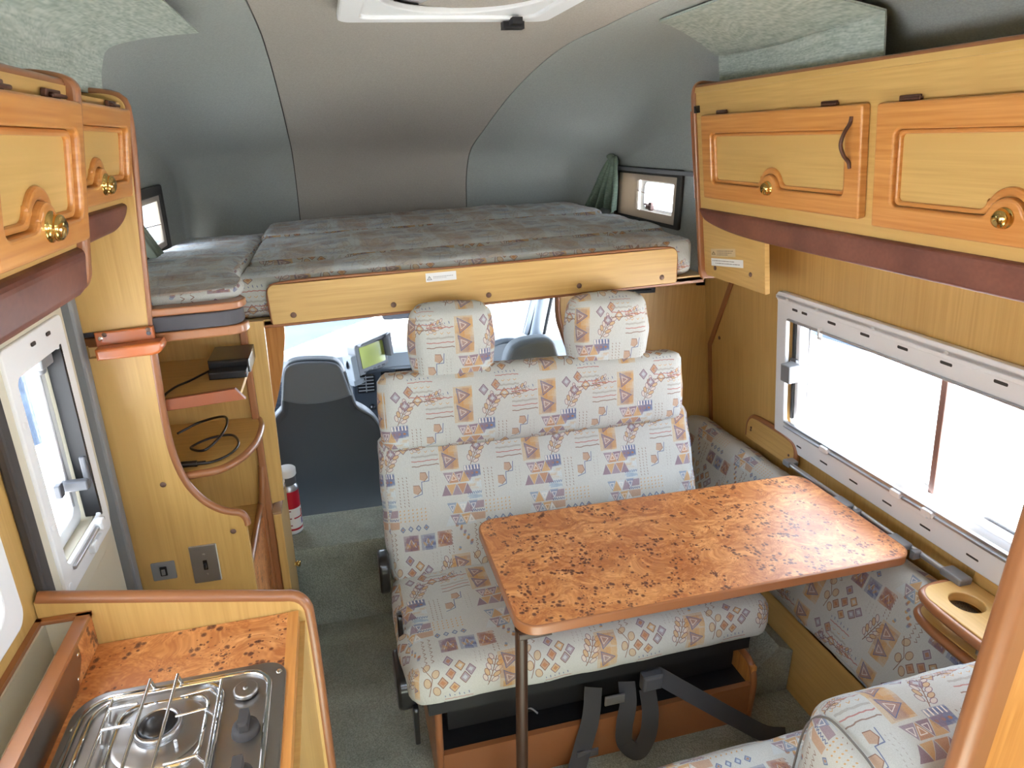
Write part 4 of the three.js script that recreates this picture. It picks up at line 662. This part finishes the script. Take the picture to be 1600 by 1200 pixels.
for (const y of [.738, .68]) part(sw, 'screw', lathe([[0, .0015], [.003, .001], [.0035, 0]], V(-.380, y, -1.545), V(0, 0, 1), 10), M.alu);
const ol = thing('switch_plate', 'small square switch plate beside the door jamb', 'switch');
part(ol, 'plate', plate(rrect(-.503, .681, -.449, .732, .003), FZ(-1.55), 0, .004, .0015), M.midGrey); part(ol, 'rocker_frame', plate(rrect(-.484, .694, -.468, .720, .002), FZ(-1.546), 0, .003, .001), M.black); part(ol, 'rocker', plate(rrect(-.480, .699, -.472, .714, .001), FZ(-1.543), 0, .004, .001), M.midGrey);

const amp = thing('power_adapter', 'black box on the upper corner shelf', 'electronics');
part(amp, 'case', box(-.335, -.235, 1.14, 1.178, -1.88, -1.74, .006), M.black); part(amp, 'front_ledge', box(-.33, -.24, 1.14, 1.16, -1.74, -1.70, .004), M.dark); part(amp, 'indicator', box(-.243, -.241, 1.152, 1.154, -1.70, -1.698), S({ color: '#7a1010', roughness: .4 }));
const cab1 = thing('power_cable', 'black looped cable with a barrel plug on the rounded shelf', 'cable');
part(cab1, 'cord', tube([[-.385, .962, -1.60], [-.34, .960, -1.605], [-.30, .960, -1.64], [-.285, .961, -1.70], [-.31, .962, -1.76], [-.36, .963, -1.75], [-.40, .963, -1.70], [-.36, .970, -1.66], [-.32, .99, -1.72], [-.325, 1.0, -1.80], [-.40, .975, -1.84], [-.45, .965, -1.80]], .0035, 140, 6), M.black); part(cab1, 'plug', [rod(V(-.405, .964, -1.60), V(-.37, .962, -1.602), .008), rod(V(-.37, .962, -1.602), V(-.35, .961, -1.604), .005)], M.black);
const cab2 = thing('power_cable', 'thin black cord drooping off the upper corner shelf', 'cable');
part(cab2, 'cord', tube([[-.335, 1.146, -1.77], [-.37, 1.146, -1.70], [-.40, 1.15, -1.63], [-.415, 1.14, -1.60], [-.42, 1.09, -1.60], [-.43, 1.02, -1.62], [-.44, .97, -1.66]], .003, 60, 6), M.black);
const gate = thing('cabinet_door', 'narrow beech cabinet door with brass knob beside the cab step', 'door');
part(gate, 'board', wood(box(-.249, -.225, .02, .640, -2.085, -1.868, .003), 'y', .4), M.veneer); part(gate, 'top_edge', box(-.250, -.224, .640, .648, -2.085, -1.867, .002), M.gateTop, 'brown top edge'); part(gate, 'knob', lathe([[0, .02], [.009, .018], [.011, .010], [.006, .005], [.007, 0]], V(-.225, .335, -2.05), V(1, 0, 0), 18), M.brass, 'brass knob');

const can = thing('spray_can', 'red and white aerosol can with a white cap on the cab step', 'can');
{
  const lab = canvasTex(512, 512, (g) => { g.fillStyle = '#e9e6e4'; g.fillRect(0, 0, 512, 512); g.fillStyle = '#b3162c'; g.fillRect(0, 0, 512, 215); g.fillRect(0, 470, 512, 26); g.fillStyle = '#f2efec'; g.font = 'bold 50px sans-serif'; for (const x of [60, 300]) { g.fillText('スーパー', x, 70); g.font = 'bold 84px sans-serif'; g.fillText('ームガー', x - 40, 170); g.font = 'bold 50px sans-serif'; } for (const x of [100, 340]) { g.fillStyle = '#e9e6e4'; g.fillRect(x, 225, 130, 200); g.fillStyle = '#b3162c'; g.fillRect(x + 55, 250, 18, 190); g.fillRect(x - 20, 330, 190, 16); g.fillStyle = '#5a4a9a'; g.fillRect(x + 50, 370, 28, 70); } g.fillStyle = '#8a2030'; for (const y of [235, 330, 420]) g.fillRect(0, y, 60, 14); });
  const c = V(-.236, .336, -2.27), r = .034;
  part(can, 'body', lathe([[0, .0], [r - .002, 0], [r, .004], [r, .012]], c), M.white);
  const g = new THREE.CylinderGeometry(r, r, .165, 32, 1, true); g.rotateY(-.7); g.translate(c.x, c.y + .0945, c.z); part(can, 'label', g, S({ map: lab, roughness: .35 }), 'red and white printed label');
  part(can, 'shoulder', lathe([[r, .177], [r, .186], [r - .006, .196], [r - .008, .199]], c), M.alu); part(can, 'clear_collar', lathe([[r - .008, .199], [r - .004, .202], [r - .004, .232]], c), M.greyPlastic); part(can, 'cap', lathe([[r - .004, .232], [r - .001, .236], [r - .001, .258], [r - .005, .262], [0, .262]], c), M.white);
}

// ------------------------------------------------------------------ kitchen
const kitchen = thing('kitchen_cabinet', 'beech kitchen base cabinet below the stove', 'cabinet');
part(kitchen, 'side_front', wood(box(-.135, -.117, 0, .833, -1.105, -.15), 'y'), M.veneer);
part(kitchen, 'back_panel', wood(box(-.548, -.53, 0, .84, -1.105, -.15), 'y'), M.veneer); part(kitchen, 'near_panel', wood(box(-.53, -.135, 0, .84, -.168, -.15), 'y'), M.veneer);
part(kitchen, 'drawer_front', wood(box(-.117, -.10, .60, .80, -.80, -.35, .004), 'z'), M.alder); part(kitchen, 'door_front', wood(box(-.117, -.10, .06, .58, -.80, -.35, .004), 'y'), M.alder);
part(kitchen, 'drawer_pull', lathe([[0, .02], [.012, .018], [.015, .010], [.008, .004], [.009, 0]], V(-.10, .70, -.575), V(1, 0, 0), 18), M.brass);
const divider = thing('kitchen_end_panel', 'beech end panel with sloping brown top edge behind the kitchen counter', 'panel');
{
  const s = new THREE.Shape(); s.moveTo(-.548, 0); s.lineTo(-.104, 0); s.lineTo(-.112, .84); s.bezierCurveTo(-.113, .872, -.125, .884, -.155, .888); s.lineTo(-.548, .966);
  part(divider, 'panel', wood(plate(s, FZ(-1.128), 0, .022), 'y', .4), M.veneer);
  part(divider, 'top_edge', tube([[-.545, .966, -1.117], [-.35, .928, -1.117], [-.16, .890, -1.117], [-.13, .883, -1.117], [-.115, .865, -1.117], [-.111, .83, -1.117], [-.107, .4, -1.117], [-.104, .01, -1.117]], .0125, 120), M.band, 'brown rounded edge moulding');
}
const counter = thing('kitchen_counter', 'burl veneered kitchen counter round the stove', 'counter');
part(counter, 'worktop', burlUV(box(-.482, -.145, .838, .86, -1.104, -.15), .1, .55), M.burl); part(counter, 'front_edge', wood(box(-.145, -.126, .834, .863, -1.104, -.15, .004), 'z'), M.alder, 'light wooden front edge');
const tray = thing('spice_tray', 'narrow cream lined tray with wooden rim along the kitchen wall', 'tray');
part(tray, 'tray_floor', box(-.546, -.482, .842, .858, -1.104, -.15), M.cream); part(tray, 'front_rail', burlUV(box(-.484, -.468, .861, .925, -1.104, -.15), .5, .1), M.burl); part(tray, 'rail_top', box(-.487, -.465, .925, .933, -1.104, -.15, .003), M.band, 'brown rail top');
part(tray, 'wall_rail', box(-.55, -.540, .858, .933, -1.104, -.15, .002), M.band); part(tray, 'wall_liner', box(-.540, -.5365, .858, .925, -1.098, -.15), M.cream, 'cream wall liner'); part(tray, 'end_liner', box(-.540, -.487, .858, .925, -1.106, -1.098), M.cream, 'cream end liner'); part(tray, 'end_cap', box(-.55, -.465, .925, .933, -1.106, -1.092, .002), M.band); part(tray, 'rail_liner', box(-.4885, -.4845, .858, .924, -1.098, -.15), M.cream);
part(tray, 'splash_plate', plate(shapeOf([[.15, .862], [.995, .862], [1.03, .895], [1.03, .924], [.15, .924]]), FLx(-.468), 0, .0015), M.satin, 'steel splash plate');
for (const [u, v] of [[1.022, .908], [1.003, .875]]) part(tray, 'rivet', lathe([[0, .0015], [.003, .001], [.004, 0]], V(-.4665, v, -u), V(1, 0, 0), 10), M.chrome);

const stove = thing('gas_stove', 'stainless steel gas hob set into the kitchen counter', 'stove');
{
  const sx0 = -.458, sx1 = -.14, z0 = .972, z1 = .40, yT = .8625;
  part(stove, 'hob_plate', uvBox(plate(rrect(sx0, z1, sx1, z0, [.03, .03, .035, .05]), FY(yT), -.002, .006, .002, 2, 12), 'x', .12), M.satin, 'brushed steel hob plate');
  const ridge = (x0, x1, a, b, r, w, nm) => { const o = rrect(x0, a, x1, b, r); o.holes.push(rrect(x0 + w, a + w, x1 - w, b - w, r - w * .8, THREE.Path)); part(stove, nm, plate(o, FY(yT + .004), -.001, .0065, .003, 3, 12), M.chrome, 'polished raised ridge'); };
  ridge(-.446, -.160, .42, .958, .045, .009, 'outer_ridge'); ridge(-.43, -.232, .50, .950, .045, .008, 'pan_ridge'); ridge(-.385, -.252, .79, .925, .03, .006, 'inner_ridge');
  for (const [x, z] of [[-.152, -.945], [-.448, -.905]]) part(stove, 'plate_screw', lathe([[0, .002], [.004, .0015], [.005, 0]], V(x, yT + .004, z), V(0, 1, 0), 12), M.chrome);
  for (const cz of [-.862, -.62]) {
    const b = part(stove, 'burner_dish', lathe([[.066, .001], [.060, .0035], [.052, .002], [.040, .004], [.030, .005], [.026, .009]], V(-.318, yT + .004, cz), V(0, 1, 0), 40), M.satin);
    part(b, 'burner_ring', lathe([[.033, .004], [.034, .016], [.028, .019], [.026, .012], [.026, .006]], V(-.318, yT + .004, cz), V(0, 1, 0), 36), M.steel, 'steel flame ring'); part(b, 'burner_cap', lathe([[0, .022], [.010, .0225], [.024, .021], [.027, .017], [.027, .012], [.02, .01], [0, .01]], V(-.318, yT + .004, cz), V(0, 1, 0), 32), M.black, 'black burner cap');
    part(b, 'igniter', rod(V(-.288, yT + .005, cz + .035), V(-.288, yT + .018, cz + .035), .0025), M.white);
  }
  // wire pan support
  const h = yT + .036, lo = yT + .006, k = .0028, gx0 = -.398, gx1 = -.238, ga = -.955, gb = -.54;
  const wires = [[[gx0 + .055, lo, ga], [gx0 + .055, h, ga + .012], [gx0 + .055, h, gb]], [[gx0 + .095, lo, ga], [gx0 + .095, h, ga + .012], [gx0 + .095, h, gb]]];
  wires.forEach((w) => part(stove, 'support_wire', bentRod(w, k), M.chrome, 'chrome pan support wire'));
  for (const z of [-.905, -.865, -.78, -.70]) { part(stove, 'support_wire', bentRod([[gx0, lo, z], [gx0 + .006, h - .008, z], [gx0 + .045, h - .006, z + .002]], k * .85), M.chrome); part(stove, 'support_wire', bentRod([[gx1, lo, z], [gx1 - .012, h - .006, z], [gx1 - .055, h - .010, z]], k * .85), M.chrome); }
  part(stove, 'support_ring', bentRod([[gx0, lo + .012, -.935], [gx1, lo + .012, -.935], [gx1, lo + .012, gb], [gx0, lo + .012, gb], [gx0, lo + .012, -.935]], k), M.chrome, 'chrome support frame');
  // controls on the right strip
  part(stove, 'round_cap', [lathe([[0, .010], [.016, .010], [.019, .008], [.019, .003], [.016, 0]], V(-.2, yT + .006, -.908), V(0, 1, 0), 28), lathe([[0, .012], [.003, .012], [.004, .010]], V(-.2, yT + .006, -.908), V(0, 1, 0), 14)], M.satin, 'round polished cap');
  for (const z of [-.832, -.748]) { const kn = part(stove, 'control_knob', lathe([[0, .014], [.012, .014], [.0185, .011], [.020, .004], [.021, 0]], V(-.193, yT + .004, z), V(0, 1, 0), 26), M.rubber, 'dark grey control knob'); part(kn, 'knob_grip', box(-.2, -.186, yT + .016, yT + .034, z - .017, z + .017, .004), M.rubber); }
}

// ------------------------------------------------------------------ dinette
const table = thing('dinette_table', 'burl veneered dinette table with a single brown leg', 'table');
{
  part(table, 'tabletop', burlUV(plate(rrect(.322, 1.125, 1.383, 1.578, .05), FY(.676), 0, .024, .002, 2, 14), .13, .42), M.burl);
  const o = rrect(.318, 1.121, 1.387, 1.582, .053); o.holes.push(rrect(.326, 1.129, 1.379, 1.574, .046, THREE.Path));
  part(table, 'table_edge', plate(o, FY(.672), 0, .0275, .004, 3, 14), M.band, 'brown rounded table edge');
  part(table, 'leg', rod(V(.332, .672, -1.155), V(.338, .012, -1.155), .0145, 18), M.legBrown, 'dark brown tubular leg'); part(table, 'leg_foot', lathe([[0, 0], [.02, 0], [.02, .012], [.0155, .016]], V(.338, 0, -1.155), V(0, 1, 0), 18), M.rubber); part(table, 'leg_bracket', box(.322, .40, .655, .672, -1.18, -1.135, .003), M.legBrown);
  for (const z of [-1.40, -1.19]) part(table, 'rail_clip', [box(1.383, 1.412, .684, .70, z - .03, z + .03, .004), box(1.386, 1.41, .676, .70, z + .045, z + .062, .004)], M.midGrey, 'grey rail clip');
}
const trail = thing('table_rail', 'aluminium table rail with grey end caps on the right wall', 'rail');
part(trail, 'tube', rod(V(1.412, .688, -1.66), V(1.412, .688, -1.06), .008, 14), M.alu);
for (const [a, b] of [[-1.69, -1.655], [-1.065, -1.005]]) part(trail, 'end_cap', plate(rrect(a, .678, b, .699, .006), FRx(1.44), 0, .04, .005), M.midGrey, 'grey end cap');
const wp = thing('wall_plate', 'small rounded beech bracket plate on the right wall beside the window', 'bracket');
part(wp, 'plate', wood(plate(rrect(-1.965, .655, -1.695, .742, [.004, .004, .035, .035]), FRx(1.468, .13 * 0), 0, .02), 'z'), M.veneer); part(wp, 'edge', tube([[1.458, .66, -1.965], [1.458, .71, -1.965], [1.458, .735, -1.95], [1.458, .743, -1.92], [1.458, .743, -1.74], [1.458, .735, -1.71], [1.458, .71, -1.695], [1.458, .66, -1.695]], .011, 80), M.band, 'brown edge'); part(wp, 'screw', lathe([[0, .002], [.004, .0015], [.005, 0]], V(1.448, .70, -1.94), V(-1, 0, 0), 10), M.screw);
for (const z of [-1.94, -1.72]) part(wp, 'screw', lathe([[0, .002], [.004, .0015], [.005, 0]], V(1.448, .69, z), V(-1, 0, 0), 10), M.screw);
const cup = thing('cup_holder', 'wooden two tier cup holder with round holes on the right wall', 'cup holder');
{
  const mk = (cls) => rrect(1.292, .60, 1.452, 1.032, [.01, .0, .012, .055], cls), s = mk(THREE.Shape), hole = (z, r) => { const p = new THREE.Path(); p.absarc(1.368, z, r, 0, Math.PI * 2); return p; }; s.holes.push(hole(.955, .037), hole(.845, .037));
  part(cup, 'top_board', wood(plate(s, FY(.655), 0, .026, .003, 2, 28), 'z'), M.veneer); part(cup, 'bottom_board', wood(plate(mk(THREE.Shape), FY(.60), 0, .024, .003), 'z'), M.veneer);
  part(cup, 'top_edge', tube([[1.45, .667, -1.034], [1.355, .667, -1.034], [1.312, .667, -1.02], [1.292, .667, -.975], [1.292, .667, -.60]], .0125, 60), M.band, 'brown edge'); part(cup, 'bottom_edge', tube([[1.45, .612, -1.034], [1.355, .612, -1.034], [1.312, .612, -1.02], [1.292, .612, -.975], [1.292, .612, -.60]], .0125, 60), M.band, 'brown edge');
  part(cup, 'wall_board', wood(plate(rrect(-1.02, .60, -.60, .735, [.0, 0, .02, .03]), FRx(1.478), 0, .022, .004), 'z'), M.veneer); part(cup, 'spacer', rod(V(1.31, .62, -.86), V(1.31, .656, -.86), .006), M.alu);
}
// front bench
const bench = thing('front_bench_seat', 'forward bench seat in patterned fabric with two headrests behind the table', 'seat');
{
  const put = (nm, g, x, y, z, rx, lb, mat = M.fabric) => { if (rx) g.rotateX(rx); g.translate(x, y, z); return part(bench, nm, g, mat, lb); };
  put('seat_cushion', cushion(1.02, .125, .47, { r: .038, puff: .014, wrinkle: .007, ox: .15, oy: .1 }), .595, .425, -1.505, -.03);
  const lean = -.37; const bk = cushion(1.02, .45, .11, { r: .03, puff: .012, wrinkle: .006, seg: .02, ox: .31, oy: .58 }); put('backrest', bk, .592, .655, -1.795, lean);
  put('upper_backrest', cushion(.965, .225, .095, { r: .026, puff: .010, wrinkle: .004, ox: .06, oy: .86 }), .577, .952, -1.835, -.16);
  const hs = (nm, x, ox, w) => { const g = cushion(w, .225, .085, { r: .035, puff: .010, wrinkle: .004, seg: .014, ox, oy: .83 }), p = g.attributes.position; for (let i = 0; i < p.count; i++) { const t = p.getY(i) / .225 + .5; p.setX(i, p.getX(i) * (1.0 - .06 * Math.abs(t - .5) * 2)); } g.computeVertexNormals(); return put(nm, weldNormals(g), x, 1.145, -1.865, -.10); };
  hs('headrest', .317, .0, .245); hs('headrest', .812, .52, .262);
  part(bench, 'headrest_post', [rod(V(.25, 1.0, -1.87), V(.25, 1.08, -1.87), .007), rod(V(.385, 1.0, -1.87), V(.385, 1.08, -1.87), .007), rod(V(.74, 1.0, -1.87), V(.74, 1.09, -1.87), .007), rod(V(.885, 1.0, -1.87), V(.885, 1.09, -1.87), .007)], M.black);
  part(bench, 'seat_frame', [box(.13, 1.07, .31, .37, -1.72, -1.31), box(.19, 1.09, .15, .31, -1.72, -1.40)], M.dark, 'black steel seat frame');
  part(bench, 'recliner_cover', [plate(rrect(1.64, .44, 1.74, .565, .04), FLx(.075), -.03, .03, .008, 3), plate(rrect(1.66, .44, 1.70, .535, .015), FLx(.064), -.012, .022, .006, 3)], M.black, 'black recliner cover');
  part(bench, 'recliner_lever', [plate(rrect(1.44, .40, 1.472, .53, .01), FLx(.075), 0, .014, .004), plate(rrect(1.31, .33, 1.46, .43, .03), FLx(.085), -.03, .05, .010, 3), plate(rrect(1.29, .24, 1.33, .36, .008), FLx(.09), 0, .014, .004)], M.black, 'black recliner lever and cover');
}
const base = thing('bench_base', 'low wooden base box under the front bench seat', 'base');
part(base, 'front_board', wood(box(.165, 1.115, .001, .142, -1.345, -1.328), 'x'), M.band); part(base, 'left_board', wood(box(.148, .165, .001, .30, -1.75, -1.335), 'y'), M.alder); part(base, 'right_board', wood(box(1.115, 1.132, .001, .20, -1.75, -1.335), 'y'), M.alder); part(base, 'back_board', wood(box(.165, 1.115, .001, .14, -1.75, -1.733), 'x'), M.alder); part(base, 'base_floor', box(.165, 1.115, .001, .13, -1.733, -1.345), M.dark, 'black tray floor');  // front board in darker brown: shade under the table put into its colour
part(base, 'left_edge', rod(V(.156, .005, -1.335), V(.156, .295, -1.335), .011, 8), M.band); part(base, 'right_edge', tube([[1.124, .005, -1.335], [1.124, .16, -1.335], [1.124, .20, -1.36], [1.124, .205, -1.42], [1.124, .205, -1.7]], .011, 40), M.band);
const plug = thing('cable_plug', 'pale taped cable ends lying in the dark bench base', 'cable');
part(plug, 'plug_body', [rod(V(.29, .15, -1.43), V(.34, .155, -1.425), .010), rod(V(.26, .148, -1.44), V(.30, .15, -1.43), .005)], M.midGrey); part(plug, 'loose_wire', tube([[.34, .155, -1.425], [.40, .15, -1.41], [.43, .165, -1.40], [.45, .15, -1.39]], .003, 20, 6), M.midGrey);

// seat belts
function belt(label, parts) { const t = thing('seat_belt', label, 'seat belt', 'seat belts hanging under the bench'); parts.forEach(([nm, g, m]) => part(t, nm, g, m ?? M.belt)); }
belt('grey seat belt strap lying across the floor from the bench base', [['webbing', strap([[.76, .27, -1.36], [.80, .262, -1.312], [.90, .20, -1.27], [1.02, .11, -1.25], [1.13, .03, -1.24], [1.19, .012, -1.235]], [-.45, .75, .6], .048)]]);
belt('grey seat belt with buckle loop hanging over the base board centre', [['webbing', strap([[.70, .25, -1.34], [.695, .20, -1.312], [.685, .12, -1.305], [.69, .06, -1.30], [.725, .03, -1.29], [.755, .07, -1.295], [.765, .15, -1.305], [.76, .22, -1.325]], [-.3, .45, .85], .048)], ['buckle', box(.735, .795, .235, .285, -1.335, -1.30, .008), M.greyPlastic]]);
belt('grey seat belt with folded tongue hanging beside the table leg', [['webbing', strap([[.60, .25, -1.345], [.585, .17, -1.318], [.56, .10, -1.30], [.53, .05, -1.27], [.49, .015, -1.22], [.43, .006, -1.17]], [-.2, .5, .85], .05)], ['tongue', box(.535, .60, .06, .085, -1.292, -1.284, .003), M.greyPlastic], ['tongue_plate', box(.62, .68, .215, .245, -1.312, -1.302, .004), M.alu]]);

// side bench and near seat
const side = thing('side_bench', 'beech bench box along the right wall below the padded side cushion', 'bench');
part(side, 'box_front', wood(box(1.318, 1.335, .001, .285, -2.12, -.60), 'z'), M.veneer); part(side, 'box_top', wood(box(1.318, 1.50, .273, .285, -2.12, -.60), 'z'), M.veneer);
part(side, 'vent_cutout', plate(shapeOf([[-1.16, .10], [-1.06, .10], [-1.16, .20]]), FRx(1.3185), 0, .002), M.dark, 'dark triangular opening');
const wheelBox = thing('heater_duct', 'carpet covered floor duct beside the bench base', 'duct');
part(wheelBox, 'duct_cover', uvBox(plate(shapeOf([[1.17, 0], [1.316, 0], [1.316, .16], [1.26, .19], [1.17, .10]]), FZ(-2.1), 0, .70, .004), 'z', .3), M.carpet);
const pad = thing('side_cushion', 'sloping side cushion in patterned fabric along the right wall', 'cushion');
{
  const g = cushion(1.44, .345, .10, { r: .03, puff: .010, wrinkle: .005, ox: .4, oy: .2, seg: .024 }); g.rotateY(-Math.PI / 2); g.rotateZ(-.27); g.translate(1.373, .462, -1.55); part(pad, 'cover', g, M.fabric);
}
const nseat = thing('seat_cushion', 'near dinette seat cushion in patterned fabric', 'cushion');
{ const g = cushion(.74, .13, .36, { r: .035, puff: .012, wrinkle: .005, ox: .3, oy: .7 }); g.translate(.88, .41, -.735); part(nseat, 'cover', g, M.fabric); }
const nbase = thing('dinette_plinth', 'wooden box under the near dinette seat', 'base'); part(nbase, 'box_front', wood(box(.56, 1.25, .001, .332, -.86, -.84), 'x'), M.veneer); part(nbase, 'box_side', wood(box(.56, .58, .001, .332, -.84, -.59), 'z'), M.veneer);
const nback = thing('back_cushion', 'thick ribbed back cushion on the near dinette seat', 'cushion');
{ const g = cushion(.485, .24, .20, { r: .055, puff: .012, wrinkle: .004, seg: .014, ox: .55, oy: .35 }); g.rotateX(.05); g.translate(1.028, .597, -.70); part(nback, 'cover', g, M.ribbed); part(nback, 'edge_line', tube([[.80, .47, -.80], [.795, .662, -.775], [.798, .707, -.74], [.80, .714, -.68], [.80, .702, -.62], [.80, .632, -.602]], .0022, 60), M.seam, 'dark seam line'); }

// ------------------------------------------------------------------ felt covers and roof hatch
const feltR = thing('felt_cover', 'grey green felt cover tucked between ceiling and right overhead cabinet', 'cover');
part(feltR, 'felt_sheet', sheet((s, t) => { const z = -1.955 + .66 * s + (t > .45 ? (t - .45) * .42 * (1 - s) : 0), a = t; if (a < .45) { const k = a / .45; return V(1.175 + .012 * Math.sin(s * 5 + 1) - .015 * k, 1.862 + .088 * k, z); } const k = (a - .45) / .55; const x = 1.16 - .33 * k, y = 1.95 + .034 * Math.sin(k * 1.7) - .012 * Math.sin(s * 4) * (1 - k); return V(x, y - .004, z + .05 * k * (1 - s)); }, 30, 24, .005, 1.1, .7), M.felt);
const feltL = thing('felt_cover', 'grey green felt cover above the left overhead cabinets', 'cover');
part(feltL, 'felt_sheet', sheet((s, t) => { const z = -.85 - .78 * s - (t > .45 ? (t - .45) * .55 * s : 0); if (t < .45) { const k = t / .45; return V(-.42 + .01 * Math.sin(s * 6) + .02 * k * k, 1.792 + .085 * k, z); } const k = (t - .45) / .55; return V(-.40 + .135 * k, 1.877 + .075 * Math.pow(k, .75), z); }, 30, 24, .005, 1.1, .7), M.felt);

const hatch = thing('roof_hatch', 'white framed roof hatch with dark round centre in the ceiling', 'hatch');
{
  const o = rrect(.06, 1.12, .56, 1.70, .035); o.holes.push(rrect(.11, 1.17, .51, 1.655, .03, THREE.Path)); hatch.position.set(.31, 1.985, 0); hatch.rotation.z = TILT; const dn = frame(V(-.31, 0, 0), V(1, 0, 0), V(0, 0, 1)), F2 = frame(V(-.31, 0, 0), V(1, 0, 0), V(0, 0, 1));
  const neg = (sh) => sh; const mk = (x0, z0, x1, z1, r, cls) => rrect(x0, z0, x1, z1, r, cls);
  const f = mk(.055, -1.73, .555, -1.12, .035, THREE.Shape); f.holes.push(mk(.105, -1.685, .505, -1.165, .03, THREE.Path)); part(hatch, 'outer_frame', plate(f, dn, 0, .018, .005), M.white);
  const g = mk(.10, -1.69, .51, -1.16, .03, THREE.Shape), c = new THREE.Path(); c.absellipse(.305, -1.425, .185, .24, 0, Math.PI * 2); g.holes.push(c); part(hatch, 'inner_frame', plate(g, dn, -.004, .014, .003, 2, 24), M.white);
  const d = new THREE.Shape(); d.absellipse(.305, -1.425, .195, .25, 0, Math.PI * 2); part(hatch, 'dark_centre', plate(d, dn, -.02, .014, 0, 1, 30), M.tinted, 'dark tinted oval centre');
  part(hatch, 'latch', [box(.452 - .31, .476 - .31, -.030, -.016, -1.70, -1.665), box(.438 - .31, .49 - .31, -.036, -.020, -1.725, -1.70)], M.dark, 'black T-shaped latch');
}
renderer.render(scene, camera);
